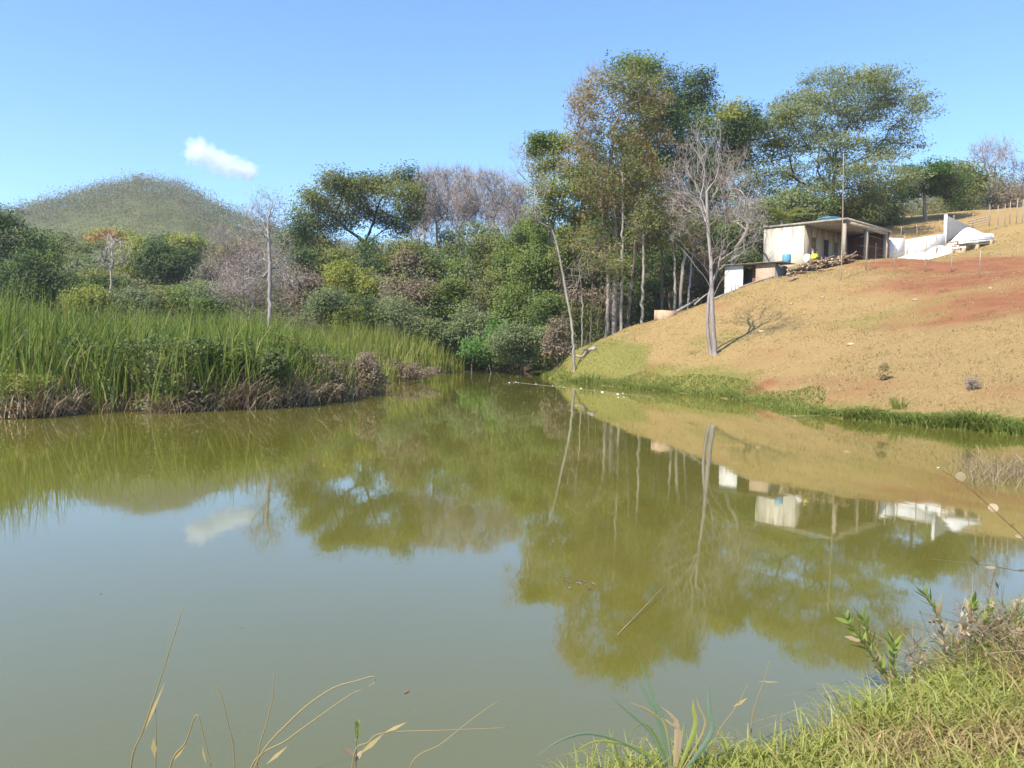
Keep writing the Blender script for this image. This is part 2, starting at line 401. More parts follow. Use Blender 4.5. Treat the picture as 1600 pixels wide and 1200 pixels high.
# ------------------------------------------------------------------ hill behind
SKY_PX = [-900,-400,-150,0,60,130,180,220,260,300,350,400,460,560,700,900,1100,1300,1420,1500,1600,1800,2400]
SKY_PY = [420,385,360,343,327,309,297,290,295,306,330,350,370,388,392,385,370,350,335,325,318,310,330]
RID_D  = [420,430,430,430,430,425,420,415,410,400,380,350,320,300,280,260,240,220,200,190,180,175,175]
hpx = np.linspace(-900, 2400, 260); hpy = np.interp(hpx, SKY_PX, SKY_PY); hD = np.interp(hpx, SKY_PX, RID_D)
hpy = hpy + 24
ridge = np.array([P(a, b_, d) for a, b_, d in zip(hpx, hpy, hD)])
s_ = np.linspace(0, 1.5, 46)
def hill_z(x, y):
    """hill height above a map position"""
    pxs = np.interp(x / np.maximum(y, 1), ridge[:, 0] / ridge[:, 1], hpx)
    rx = np.interp(pxs, hpx, ridge[:, 1]); rz = np.interp(pxs, hpx, ridge[:, 2])
    d0 = rx * .32
    f = (y - d0) / (rx - d0)
    k = np.where(f < 1, np.sin(np.clip(f, 0, 1) * math.pi / 2) ** 1.5, np.cos(np.clip((f - 1) * 1.3, 0, 1.5)))
    return 3 + (rz - 3) * k + (vnoise(x, y, .02, 4) - .5) * 6 * np.clip(1 - abs(f - .55) * 2, 0, 1)
ratio = np.linspace(ridge[0, 0] / ridge[0, 1], ridge[-1, 0] / ridge[-1, 1], 220)
rD = np.interp(ratio, ridge[:, 0] / ridge[:, 1], ridge[:, 1])
HY = rD[None, :] * (.32 + .68 * s_[:, None]); HX = ratio[None, :] * HY
HZ = hill_z(HX, HY)
HZ[0] -= 8
kk = np.arange(HX.size).reshape(HX.shape)
hq = np.stack([kk[:-1, :-1], kk[:-1, 1:], kk[1:, 1:], kk[1:, :-1]], -1).reshape(-1, 4)
hm = plain_mat('hill_scrub', (.075,.08,.032), (.135,.135,.055), .12, .95, .5, .1, bdist=.5)
tag(link_mesh('hill', np_mesh('hill', np.stack([HX.ravel(), HY.ravel(), HZ.ravel()], 1), [hq], hm, True)), 'rounded scrub covered hill beyond the pond', kind='structure')

# ------------------------------------------------------------------ trees
def grow(trunk, targets, bf=.35, seed_rad=None):
    """joins every target to the nearest part of the growing tree, short ways to the root preferred"""
    nt_, n = len(trunk), len(targets)
    pos = np.vstack([trunk, targets]); par = np.full(nt_ + n, -1); par[1:nt_] = np.arange(nt_ - 1)
    plen = np.zeros(nt_ + n); plen[1:nt_] = np.cumsum(np.linalg.norm(np.diff(trunk, axis=0), axis=1))
    best = np.full(n, 1e9); bi = np.zeros(n, int)
    k0 = max(1, int(nt_ * .35)) if nt_ > 2 else 0
    for k in range(k0, nt_):
        c = np.linalg.norm(targets - pos[k], axis=1) + bf * plen[k]
        m = c < best; best[m] = c[m]; bi[m] = k
    order = []; done = np.zeros(n, bool)
    for _ in range(n):
        j = int(np.argmin(np.where(done, 1e9, best))); done[j] = True
        i = nt_ + j; p = bi[j]; par[i] = p
        plen[i] = plen[p] + np.linalg.norm(pos[i] - pos[p]); order.append(i)
        c = np.linalg.norm(targets - pos[i], axis=1) + bf * plen[i]
        m = c < best; best[m] = c[m]; bi[m] = i
    return pos, par, order

def chains(pos, par, order, nt_, rtip, rbase, pw=2.3):
    n = len(pos); kids = [[] for _ in range(n)]
    for i in range(n):
        if par[i] >= 0: kids[par[i]].append(i)
    load = np.ones(n)
    for i in list(reversed(order)) + list(range(nt_ - 1, -1, -1)):
        if kids[i]: load[i] = sum(load[k] for k in kids[i])
    tot = load[0]; ex = math.log(max(rbase / rtip, 1.01)) / math.log(max(tot, 2))
    rad = rtip * load ** ex
    rad = np.minimum(rad, rtip * load ** .47)
    rad[:nt_] = np.maximum(np.linspace(rbase, rbase * .5, nt_), rad[nt_ - 1])
    out_, stack = [], [(0, -1)]
    while stack:
        i, p = stack.pop(); ch = [p, i] if p >= 0 else [i]
        while kids[i]:
            ks = sorted(kids[i], key=lambda k: -load[k])
            for k in ks[1:]: stack.append((k, i))
            i = ks[0]; ch.append(i)
        if len(ch) > 1:
            r = rad[ch].copy()
            if p >= 0: r[0] = min(rad[p], rad[ch[1]] * 1.15)
            out_.append((pos[ch], r))
    leafs = [i for i in range(n) if not kids[i]]
    return out_, np.array(leafs), rad

def wiggle(pts, r, D, amt=.12, sag=0.0):
    """puts bent points into long straight pieces"""
    P_, R_ = [pts[0]], [r[0]]
    for a, b, ra, rb in zip(pts[:-1], pts[1:], r[:-1], r[1:]):
        l = np.linalg.norm(b - a); k = int(min(4, l / (D * .006)))
        for q in range(k):
            f = (q + 1) / (k + 1)
            o = rng.normal(0, l * amt * .5, 3) * math.sin(f * math.pi); o[2] += sag * l * math.sin(f * math.pi)
            P_.append(a + (b - a) * f + o); R_.append(ra + (rb - ra) * f)
        P_.append(b); R_.append(rb)
    return np.array(P_), np.array(R_)

def lobe_points(lobes, D, n, depth, shell=.45):
    """lobes: (px, py, rx, ry[, depth offset m]) in photograph pixels at distance D, made real ellipsoids"""
    wts = np.array([l[2] * l[3] for l in lobes], float) ** .8; wts /= wts.sum()
    pts = []
    for l, wv in zip(lobes, wts):
        dd = l[4] if len(l) > 4 else rng.uniform(-.45, .45) * depth
        c = P(l[0], l[1], D + dd); s = (D + dd) / FPX
        k = max(2, int(round(n * wv)))
        d = unit(rng.normal(size=(k, 3))) * (rng.uniform(0, 1, k) ** shell)[:, None]
        pts.append(c + d * np.array([l[2] * s, max(.5 * (l[2] + l[3]) * s, depth * .3), l[3] * s]))
    return np.vstack(pts)

TREE_TRIS = 0
def tree(name, label, base, lobes, leaf=None, bark='brown', n=90, leafn=40, lsize=.2, clump=None, trunk=None, rb=.2, rt=None, bf=.35,
         depth=None, cat='tree', group=None, twigs=0, up=.5, lw=.6, leaf2=None, ratio2=.0, sag=.0, crown='crown', shell=.45, inner=.6, trunk_to=.4, droop=0.0, flat=.66):
    global TREE_TRIS
    bpx, bpy_, D = base
    lsize *= 1.2; leafn *= 2.7
    g = on_ground(bpx, bpy_, D)
    if depth is None:
        xs = [l[0] - l[2] for l in lobes] + [l[0] + l[2] for l in lobes]; depth = (max(xs) - min(xs)) * D / FPX * .8
    T = lobe_points(lobes, D, n, depth, shell)
    gz = terrain(T[:, 0], T[:, 1]); T = T[T[:, 2] > np.maximum(gz, 0) + min(.25, D * .0015)]
    if rt is None: rt = D * .00022
    if trunk is not None:
        tp = [P(a, b_, D + (q[0] if q else 0)) for a, b_, *q in trunk]; tp[0] = np.array([tp[0][0], tp[0][1], Z(tp[0][0], tp[0][1]) - .15]); g = tp[0] + np.array([0, 0, .15])
        tp = smooth_path(tp, max(8, 3 * len(tp)))
    else:
        cen = T.mean(0); lowz = np.percentile(T[:, 2], 8)
        top = g + (cen - g) * trunk_to
        mid = g + (top - g) * .5 + rng.normal(0, .03, 3) * np.linalg.norm(top - g)
        tp = smooth_path([g - np.array([0, 0, .2]), mid, top], 8)
    pos, par, order = grow(tp, T, bf)
    ch, leafs, rad = chains(pos, par, order, len(tp), rt, rb)
    root = empty(name, g, label, cat, group)
    mb = MB(); tw = MB()
    for c, (p, r) in enumerate(ch):
        big = r.max() > rb * .3 or c == 0
        p2, r2 = wiggle(p, r, D, .07, sag)
        if c == 0: r2[0] *= 1.25
        (mb if big else tw).tube(p2, r2, 6 if big else 3, False)
    tips = pos[leafs]
    if twigs:
        for q in range(twigs):
            a = pos[len(tp) + rng.integers(0, len(T), len(T))]
            L = D * .012 * rng.uniform(.5, 1.4, len(a))[:, None]
            d = unit(rng.normal(size=a.shape) + unit(a - tp[-1]) * .9 + np.array([0, 0, .35 + sag]))
            m = a + d * L * .5 + rng.normal(0, .1, a.shape) * L; e = a + d * L + np.array([0, 0, -.12 if droop else .1]) * L
            s = unit(np.cross(d, rng.normal(size=d.shape))) * rt * .8
            V = np.stack([a - s, a + s, m + s * .8, m - s * .8, e], 1).reshape(-1, 3)
            i5 = np.arange(len(a))[:, None] * 5
            tw.add(V, i5 + np.array([[0, 1, 2, 3]]), i5 + np.array([[3, 2, 4]]))
    trunk_o = mb.build('trunk', BM[bark], root, True, g) if mb.n else None
    if tw.n:
        b_o = tw.build('branches', BM[bark], root, False, g); b_o['kind'] = 'stuff'
    if leaf:
        cl = clump if clump is not None else D * .0105
        keep = np.concatenate([tips, pos[len(tp):][rng.uniform(size=len(T)) < inner]])
        k = rng.poisson(leafn, len(keep)) + 1
        Cc = np.repeat(keep, k, 0) - np.array([0, 0, cl * .3])
        C = np.repeat(keep, k, 0) + np.clip(rng.normal(size=(k.sum(), 3)), -1.25, 1.25) * cl * np.array([1, 1, flat]) * np.repeat(rng.uniform(.55, 1.25, len(keep)), k)[:, None]
        ab = C[:, 2] > .06; C, Cc = C[ab], Cc[ab]
        mats = [LM[leaf]]; mi = None
        V, Q = leaf_tris(C, lsize, lsize * lw, unit(C - Cc), droop)
        if leaf2:
            mats.append(LM[leaf2]); 
            h = vnoise(C[:, 0] + C[:, 1] * .6, C[:, 2], 6 / D / .06 * .05 + .25, 8); mi = (h < ratio2).astype(int)
        me = np_mesh(crown, V - g, [Q], mats, False, mi); TREE_TRIS += len(Q)
        link_mesh(crown, me, root)['kind'] = 'stuff'
    elif tw.n:
        b_o.name = crown
    return root

def bush(name, label, cx, cy, rx, ry, D, leaf, n=70, leafn=36, lsize=None, rb=.08, bark='brown', cat='bush', base=None, k=5, group=None, **kw):
    """a rounded shrub or small crown filling an ellipse"""
    lobes = [(cx, cy, rx * .5, ry * .5), (cx, cy + ry * .75, rx * .55, ry * .35)]
    for q in range(k + 3):
        a = rng.uniform(0, 2 * math.pi); f = rng.uniform(.45, .95); m = rng.uniform(.2, .5)
        lobes.append((cx + math.cos(a) * rx * f, cy + math.sin(a) * ry * f * .9, rx * m * rng.uniform(.7, 1.2), ry * m * rng.uniform(.8, 1.3)))
    return tree(name, label, (cx if base is None else base, cy + ry, D), lobes, leaf, bark, n=n, leafn=leafn, lsize=lsize or D * .0028, rb=rb, cat=cat, group=group, trunk_to=.25, **kw)

# --- the crowns above the house
tree('spreading_tree', 'huge spreading grey-green tree towering behind the house roof', (1302, 345, 82),
     [(1325,128,58,14),(1290,120,26,10),(1372,124,34,12),(1395,146,40,14),(1415,168,24,12),(1250,158,42,14),(1300,166,60,16),(1225,186,50,16),(1350,182,55,16),(1408,196,28,14),(1178,212,42,15),(1275,210,60,16),(1220,232,55,16),(1322,228,60,16),(1390,230,45,15),(1160,250,34,15),
      (1190,268,40,13),(1368,262,55,12),(1295,256,55,12),(1228,284,45,13),(1174,300,35,14),(1345,292,55,12),(1262,306,36,10),(1398,286,35,12),(1300,282,40,10)],
     'grey', 'dark', n=640, leafn=34, lsize=.22, clump=1.05, flat=.3, rb=.5, bf=.45, lw=.5, up=1.0, leaf2='olive', ratio2=.3, depth=15,
     trunk=[(1302,345),(1302,325),(1300,300)])
tree('dark_tree', 'tall dark green tree whose crown tops the woods', (1020, 480, 72),
     [(985,104,32,16),(1010,112,30,18),(1035,130,34,24),(1020,160,36,24),(1045,185,36,28),(995,150,26,24),(1000,200,30,26),(1010,240,34,28),(985,280,30,28),(1030,270,34,30),(1015,320,36,30)],
     'dark', 'dark', n=170, leafn=50, lsize=.2, clump=.8, rb=.33, leaf2='mid', ratio2=.35, depth=8, bf=.2, trunk=[(1030,480),(1020,400),(1008,300),(1000,220)])
tree('dark_tree', 'dark green tree between the woods top and the spreading tree', (1075, 460, 74),
     [(1083,130,24,16),(1095,155,22,22),(1070,165,28,22),(1095,190,24,20),(1060,200,32,28),(1085,225,36,28),(1105,245,26,28),(1068,260,32,30),(1090,290,34,28),(1062,320,34,30)],
     'dark', 'dark', n=170, leafn=50, lsize=.2, clump=.8, rb=.33, leaf2='mid', ratio2=.2, depth=8, bf=.2, trunk=[(1080,460),(1082,380),(1080,300),(1080,240)])
tree('dark_tree', 'dark green tree with yellowish tips left of the spreading tree', (1140, 400, 76),
     [(1150,180,26,16),(1170,190,24,18),(1135,200,22,22),(1165,215,24,18),(1140,235,26,24),(1120,260,26,26)],
     'dark', 'dark', n=120, leafn=44, lsize=.2, clump=.75, rb=.28, leaf2='yellow', ratio2=.22, depth=7, bf=.2)
tree('russet_tree', 'tall half-bare russet tree rising above the hillside trunks', (962, 514, 51),
     [(945,125,36,22),(985,128,36,20),(915,165,26,26),(1015,150,28,24),(950,175,44,30),(1000,190,40,28),(925,225,40,30),(975,235,48,30),(1030,215,22,18),(945,285,48,34),(1000,280,34,30),(905,265,28,26),(960,330,44,28),(930,370,40,28),(990,360,40,34),(1020,320,26,30),(950,410,40,26)],
     'rust', 'twig', n=640, leafn=10, lsize=.14, clump=.45, rb=.18, bf=.22, twigs=2, leaf2='olive', ratio2=.34, depth=8,
     trunk=[(960,514),(961,450),(963,400),(960,340),(955,270),(958,200)], inner=.9)
tree('russet_tree', 'slim bare reddish tree at the far side of the russet crown', (948, 520, 52),
     [(905,150,22,28),(895,185,16,24),(930,115,20,16),(915,205,24,24)], None, 'twig', n=230, rb=.14, twigs=3, bf=.25, depth=5,
     trunk=[(949,522),(950,440),(946,380),(938,300),(925,230)])
tree('orange_tree', 'orange-leaved crown glowing inside the russet woods', (985, 500, 56),
     [(985,225,24,14),(1000,238,22,14),(975,215,14,10),(1015,262,14,12)], 'orange', 'twig', n=60, leafn=20, lsize=.15, clump=.4, rb=.12, depth=4)
tree('yellow_tree', 'yellow-green tree at the edge of the tall woods', (880, 480, 60),
     [(848,262,24,18),(870,250,26,18),(890,275,26,20),(850,290,22,18),(880,305,30,20),(910,300,24,22),(865,325,24,16),(895,335,34,20),(850,340,26,18),(915,250,22,24),(885,225,20,16),(920,350,30,22)],
     'yellow', 'twig', n=240, leafn=26, lsize=.16, clump=.6, rb=.16, leaf2='olive', ratio2=.55, depth=6, twigs=1)
tree('dark_tree', 'small dark green crown poking out beside the yellow-green tree', (862, 480, 64),
     [(842,222,18,10),(858,218,16,10),(835,235,14,10),(870,228,14,10)], 'dark', 'brown', n=50, leafn=34, lsize=.17, clump=.45, rb=.14, leaf2='mid', ratio2=.5, depth=4)
tree('leaning_tree', 'leaning white-trunked tree at the foot of the grassy slope', (899, 543, 45),
     [(845,300,18,22),(822,262,22,26),(806,238,16,18),(835,330,14,16),(800,285,12,20)], None, 'pale', n=260, rb=.085, rt=.006, twigs=2, bf=.25, depth=5,
     trunk=[(899,543),(893,505),(884,455),(876,410),(869,378),(862,358)])
# --- bare trees on the slope
tree('bare_tree', 'bare silver-grey tree standing alone on the grassy slope', (1117, 553, 36),
     [(1085,205,22,20),(1118,200,16,16),(1095,225,30,24),(1110,250,34,30),(1072,265,30,30),(1135,270,30,30),(1060,310,28,26),(1150,315,30,30),(1090,320,34,28),(1125,330,28,26),(1172,350,22,26),(1058,355,22,22),(1185,310,14,20)],
     None, 'lilac', n=520, rb=.12, rt=.0062, twigs=2, bf=.75, depth=5.5, sag=.10, droop=.1, trunk=[(1118,553),(1114,510),(1112,455),(1110,400),(1106,350),(1104,300)])
tree('bare_tree', 'second slim stem growing against the lone bare tree', (1112, 553, 36.4),
     [(1128,385,12,20),(1160,395,18,16),(1180,375,16,18),(1140,350,14,20),(1165,335,14,16)],
     None, 'lilac', n=130, rb=.085, rt=.0062, twigs=2, bf=.7, depth=2.5, trunk=[(1111,553),(1106,510),(1107,470),(1112,445),(1120,425),(1126,400)])
tree('bare_tree', 'grey leafless thicket tree behind the lone bare tree', (1065, 485, 52),
     [(1070,250,30,26),(1050,290,28,34),(1085,300,30,30),(1060,340,32,34),(1085,365,28,30)],
     None, 'twig', n=300, rb=.14, twigs=3, bf=.3, depth=6, sag=.05)
tree('bare_tree', 'grey leafless tree between the lone bare tree and the house', (1140, 450, 55),
     [(1145,250,28,22),(1130,285,30,30),(1160,290,28,28),(1125,330,26,28),(1160,330,30,26),(1185,345,18,26)],
     None, 'twig', n=300, rb=.14, twigs=3, bf=.3, depth=6, sag=.05)
# --- trunks along the edge of the slope
for a, b_, D, tx, ty, r_, bk, lab in ((970,511,49.5,972,250,.10,'pale','thin pale trunk just uphill of the russet tree'), (980,506,50,1000,260,.09,'brown','brown forked sapling at the brow of the slope'),
                             (1003,500,49,1004,330,.10,'pale','straight grey trunk beside the dark hollow'), (922,527,49,925,390,.06,'brown','spindly dark sapling on the red bank'),
                             (910,530,50,905,400,.05,'pale','spindly pale sapling beside the leaning white trunk'), (931,525,51,940,400,.05,'brown','crooked sapling under the russet tree'),
                             (1055,488,52,1050,350,.10,'pale','pale trunk above the concrete trough'), (1072,478,53,1085,340,.09,'lilac','grey trunk above the red cutting'), (1035,485,56,1030,330,.12,'brown','brown trunk behind the concrete trough')):
    tree('slim_tree', lab, (a, b_, D), [(tx, ty, 18, 26), (tx - 10, ty + 30, 16, 24), (tx + 12, ty + 20, 16, 22)], 'olive' if r_ > .085 else None, bk, n=60, leafn=7, lsize=.13, clump=.4, rb=r_, twigs=2, depth=3,
         trunk=[(a, b_), ((a + tx) / 2 + 2, (b_ + ty) / 2), (tx, ty + 20)])
# --- skyline trees left of the woods
tree('evergreen_tree', 'dark many-stemmed evergreen tree in front of the bare skyline', (572, 400, 84),
     [(492,312,22,14),(478,335,18,14),(510,325,22,14),(520,285,18,12),(540,296,28,16),(570,290,30,15),(555,318,26,12),(602,288,24,13),(630,280,26,14),(642,300,18,16),(612,308,22,10),(475,365,18,16),(500,385,22,16),(465,345,12,12),(640,330,16,20),(600,340,18,12),(545,340,20,12),(520,350,18,14),(625,350,18,14),(575,330,16,12),(490,360,18,14),(455,375,12,14)],
     'olive', 'dark', n=380, leafn=36, lsize=.2, clump=.95, rb=.34, bf=.6, leaf2='dark', ratio2=.5, depth=9, trunk=[(572,415),(571,395),(570,380)], shell=.6)
for a, y0, y1, D, rx, lf, lab in ((668,420,300,98,20,None,'bare pale tree touching the evergreen on the skyline'), (697,420,298,100,24,None,'bare pinkish tree with a rounded twig crown on the skyline'), (728,420,300,97,20,None,'slender bare tree midway along the skyline'),
                              (765,420,305,95,34,'pink','bare tree with a reddish-brown dome of twigs on the skyline'), (805,420,320,93,20,None,'bare pinkish tree beside the leaning trunk crown on the skyline'), (655,415,310,104,16,None,'thin bare tree half hidden by the evergreen crown')):
    tree('bare_tree', lab, (a, y0, D), [(a, y1, rx, 28), (a - rx * .5, y1 + 30, rx * .7, 24), (a + rx * .5, y1 + 26, rx * .7, 24), (a, y1 - 22, rx * .6, 14)], 'pink', 'twig', n=260, leafn=5 if lf is None else 14, lsize=.13, lw=.3, clump=.7,
         rb=.14, twigs=4, bf=.3, depth=6, crown='crown')
for a, y1, D, rx, lab in ((655,288,112,22,'hazy bare tree just right of the evergreen crown'), (683,282,114,26,'hazy pinkish bare tree in the back row of the skyline'), (715,280,113,26,'tallest hazy bare tree of the back skyline row'), (748,284,110,26,'hazy bare tree behind the reddish dome of twigs'), (785,288,108,26,'hazy bare tree between the reddish dome and the leaning trunk'), (815,305,106,20,'hazy bare tree behind the leaning trunk crown'), (455,372,96,26,'grey-brown bare tree between the tall bare tree and the evergreen'), (385,378,112,26,'grey-brown bare tree behind the tall bare tree'), (345,372,118,24,'grey-brown bare tree at the toe of the hill')):
    tree('bare_tree', lab, (a, 420, D), [(a, y1 + 12, rx, 24), (a - rx * .5, y1 + 45, rx * .8, 26), (a + rx * .5, y1 + 42, rx * .8, 26), (a, y1 - 6, rx * .6, 12), (a, y1 + 75, rx, 24)], 'pink', 'twig', n=240, leafn=4, lsize=.14, lw=.28, clump=.9, rb=.13, twigs=4, bf=.35, depth=6)
tree('bare_tree', 'tall bare pinkish tree standing behind the cattails', (420, 478, 50),
     [(420,315,24,18),(400,330,18,18),(436,335,16,18),(415,355,24,22),(405,400,24,28),(438,395,22,30),(390,440,26,24),(430,440,28,26),(455,430,20,22)],
     'pink', 'lilac', n=400, leafn=3, lsize=.11, lw=.3, rb=.15, twigs=3, bf=.32, depth=5, trunk=[(421,482),(422,430),(420,380),(419,340)])
tree('bare_tree', 'low tangle of grey twigs at the foot of the bare pinkish tree', (385, 478, 52),
     [(375,450,24,18),(400,460,22,16),(360,430,18,22),(345,455,18,16)], 'pink', 'twig', n=220, leafn=4, lsize=.11, lw=.3, rb=.06, twigs=3, depth=4)
# --- bushes along the head of the pond
for a in (
 (498,412,44,34,74,'olive','dusky olive bush under the stems of the evergreen tree', dict(leaf2='dark', ratio2=.4)),
 (470,452,30,26,64,'brown','brown half-bare shrub next to the tall bare tree', dict(leafn=12, twigs=2)),
 (545,442,38,36,66,'yellow','yellow-green bush below the evergreen tree', dict(leaf2='olive', ratio2=.35)),
 (520,478,34,24,58,'grey','grey-green shrub crossed by dead twigs above the cattails', dict(twigs=2, leafn=20)),
 (612,396,44,30,74,'dark','dark bush directly right of the evergreen stems', dict(leaf2='olive', ratio2=.4)),
 (650,425,36,30,72,'olive','olive bush with brown dying leaves at its side', dict(leaf2='brown', ratio2=.35)),
 (575,500,36,40,59,'dark','dark shaded bush rising out of the cattails', dict(leaf2='mid', ratio2=.35)),
 (545,502,24,24,57,'yellow','small yellow-green bush at the cattail edge', dict()),
 (632,458,32,22,62,'brown','dead brown bramble hanging among green bushes', dict(twigs=3, leafn=16)),
 (668,462,24,20,63,'rust','rusty dried bush beside the dead bramble', dict(leafn=20, twigs=1)),
 (640,505,44,36,59,'grey','grey-green rounded bush behind the far cattails', dict(leaf2='olive', ratio2=.3)),
 (690,430,42,46,72,'mid','feathery mid-green tree in the middle of the bushes', dict(leaf2='grey', ratio2=.4)),
 (735,390,40,42,82,'grey','grey-green tree under the bare skyline trees', dict(leaf2='mid', ratio2=.4)),
 (715,485,44,42,63,'mid','broad mid-green bush above the pond inlet', dict(leaf2='olive', ratio2=.3)),
 (775,405,34,36,76,'olive','olive tree under the reddish dome of twigs', dict(leaf2='dark', ratio2=.3)),
 (770,450,32,34,66,'brown','brown thinning tree with grey stems amid green bushes', dict(leafn=16, twigs=2, leaf2='olive', ratio2=.5)),
 (800,425,30,34,68,'yellow','yellow-leaved bush left of the leaning white trunk', dict(leaf2='mid', ratio2=.4)),
 (820,380,34,36,72,'mid','green tree behind the bend of the leaning trunk', dict(leaf2='olive', ratio2=.4)),
 (812,478,44,44,60,'yellow','big yellowish bush beside the leaning white trunk', dict(leaf2='mid', ratio2=.55)),
 (855,415,38,44,61,'bright','bright green bush behind the leaning white trunk', dict(leaf2='mid', ratio2=.5)),
 (905,390,36,44,58,'mid','green crown between the leaning trunk and the russet tree', dict(leaf2='olive', ratio2=.4)),
 (770,530,44,30,57,'bright','lush bright green bush at the head of the pond', dict(leaf2='mid', ratio2=.3)),
 (815,530,40,30,52,'grey','grey-green arching bush overhanging the pond corner', dict(leaf2='mid', ratio2=.3, twigs=1)),
 (855,500,34,40,54,'dark','dark bush at the base of the leaning trunk', dict(leaf2='mid', ratio2=.4)),
 (872,528,22,24,48,'brown','brown twiggy shrub touching the leaning trunk', dict(leafn=12, twigs=3)),
 (915,450,38,40,58,'olive','brownish olive thicket behind the slope edge', dict(leaf2='brown', ratio2=.5)),
 (915,500,34,28,56,'brown','brown undergrowth thicket on the red bank', dict(leafn=18, twigs=2, leaf2='olive', ratio2=.4)),
 (935,310,42,60,67,'olive','olive-brown crown filling the gap left of the russet tree', dict(n=120, leaf2='brown', ratio2=.4, rb=.16)),
 (990,345,44,60,70,'rust','dull russet crown deep in the tall woods', dict(n=120, leaf2='olive', ratio2=.5, rb=.16)),
 (1045,310,40,60,70,'brown','brown thinning crown behind the leafless thicket tree', dict(n=120, leafn=26, leaf2='olive', ratio2=.4, rb=.16)),
 (1110,310,36,56,71,'dark','dark crown between the lone bare tree and the roof', dict(n=110, rb=.16)),
 (875,375,44,40,69,'mid','leafy crown behind the middle of the leaning trunk', dict(n=110, rb=.14)),
 (690,525,34,26,60,'dark','low dark bush over the last cattails', dict(leaf2='grey', ratio2=.5)),
 (738,512,30,32,59,'grey','pale grey-green bush beside the lush green bush', dict(leaf2='mid', ratio2=.4)),
 (1000,360,40,50,66,'dark','deep green tree inside the woods behind the trunks', dict()),
 (1045,400,44,50,64,'dark','shadowy tree behind the concrete trough', dict(leaf2='brown', ratio2=.4)),
 (955,420,40,50,62,'olive','olive tree in the shade behind the russet trunk', dict(leaf2='dark', ratio2=.5)),
 (1000,445,40,40,60,'brown','brown shaded thicket behind the straight grey trunk', dict(leafn=24, leaf2='dark', ratio2=.5, twigs=1)),
 (1100,380,40,44,66,'dark','dark tree behind the lone bare tree', dict(leaf2='olive', ratio2=.4)),
 (1100,430,36,36,60,'brown','dim brown scrub on the red cutting', dict(leafn=20, twigs=2)),
 (1160,375,38,34,66,'mid','green tree hard against the blank house wall', dict(leaf2='dark', ratio2=.5)),
 (1195,335,30,24,70,'mid','green foliage just behind the far house corner', dict(leaf2='grey', ratio2=.4)),
 (1160,420,30,26,62,'dark','dark scrub between shed and woods', dict()),
 (1250,325,34,20,74,'grey','grey-green shrub behind the flat roof', dict(leaf2='mid', ratio2=.4)),
 (1385,330,44,22,84,'grey','greyish scrub between the spreading tree and the pale-trunked tree', dict(twigs=1, leaf2='olive', ratio2=.4)),
 (1340,325,30,16,80,'olive','olive scrub under the spreading tree', dict()),
 (1520,300,36,42,96,'olive','rounded olive tree behind the top fence', dict(leaf2='mid', ratio2=.4)),
 (1492,280,26,20,112,'brown','brownish wood edge beyond the olive tree', dict(leafn=20, twigs=1)),
 (1585,300,28,44,104,'pink','purplish bare thicket at the picture edge behind the top fence', dict(leafn=14, twigs=3)),
 (1570,315,20,26,98,'brown','dry brown shrub behind the top fence posts', dict(leafn=14, twigs=2)),
 (10,365,44,40,68,'dark','big dark tree at the edge of the picture above the cattails', dict(leaf2='grey', ratio2=.3, n=110)),
 (20,430,50,32,62,'dark','blackish bush beneath the big dark tree', dict()),
 (90,440,46,34,64,'dark','dark rounded bush beside the big dark tree', dict(leaf2='olive', ratio2=.3)),
 (62,400,30,26,76,'mid','mid-green tree between two dark bushes', dict(leaf2='dark', ratio2=.4)),
 (135,455,20,16,58,'yellow','small yellowish bush with reddish tips above the cattails', dict(leaf2='orange', ratio2=.35)),
 (120,400,36,26,92,'grey','grey-green tree below the hill foot', dict(leaf2='olive', ratio2=.4)),
 (268,398,42,30,88,'dark','dark broad tree in the middle of the valley', dict(leaf2='yellow', ratio2=.3, n=100)),
 (215,392,30,28,95,'yellow','yellow-green tree beside the dark broad tree', dict(leaf2='olive', ratio2=.4)),
 (205,455,40,18,64,'yellow','flat yellow-green bush in front of the pale bare tree', dict(leaf2='grey', ratio2=.4)),
 (262,452,36,20,68,'grey','greyish bush behind the middle of the cattails', dict(leaf2='olive', ratio2=.3)),
 (310,448,34,24,66,'grey','pale grey-green bush near the grey twig tangle', dict(leaf2='mid', ratio2=.3)),
 (328,462,14,10,60,'dark','small dark bush on the cattail line', dict(n=30)),
 (160,430,30,24,84,'olive','olive bush under the pale bare tree', dict(leaf2='mid', ratio2=.4)),
 (340,415,30,30,90,'pink','grey-brown leafless brush in the valley', dict(leafn=12, twigs=3)),
 (378,400,30,26,94,'pink','reddish leafless brush left of the tall bare tree', dict(leafn=12, twigs=3)),
 (375,385,24,20,120,'rust','rusty small tree at the hill foot', dict(leafn=20)),
 (290,375,28,18,125,'yellow','light yellow-green tree at the foot of the hill', dict(leaf2='mid', ratio2=.3)),
 (185,362,30,16,170,'orange','orange tree on the lower hillside', dict(leaf2='yellow', ratio2=.4)),
 (150,382,30,18,130,'olive','olive tree under the orange tree', dict()),
 (90,372,34,20,140,'olive','dull olive tree on the lower hill slope behind the dark bushes', dict(leaf2='grey', ratio2=.4)),
 (240,372,28,16,150,'grey','grey-green tree on the lower hill slope above the dark broad tree', dict()),
):
    cx, cy, rx, ry, D, lf, lab, kw = a
    if 70 < cx < 400: cy += 15; ry *= .82
    kw = dict(kw); kw.setdefault('n', 80); kw.setdefault('leafn', 36)
    if lf == 'pink': kw.update(leafn=3, twigs=5, lw=.25, n=130)
    if 'leaf2' not in kw and lf != 'pink': kw.update(leaf2={'dark': 'mid', 'olive': 'grey', 'grey': 'olive', 'yellow': 'mid', 'brown': 'olive', 'rust': 'brown'}.get(lf, 'mid'), ratio2=.3)
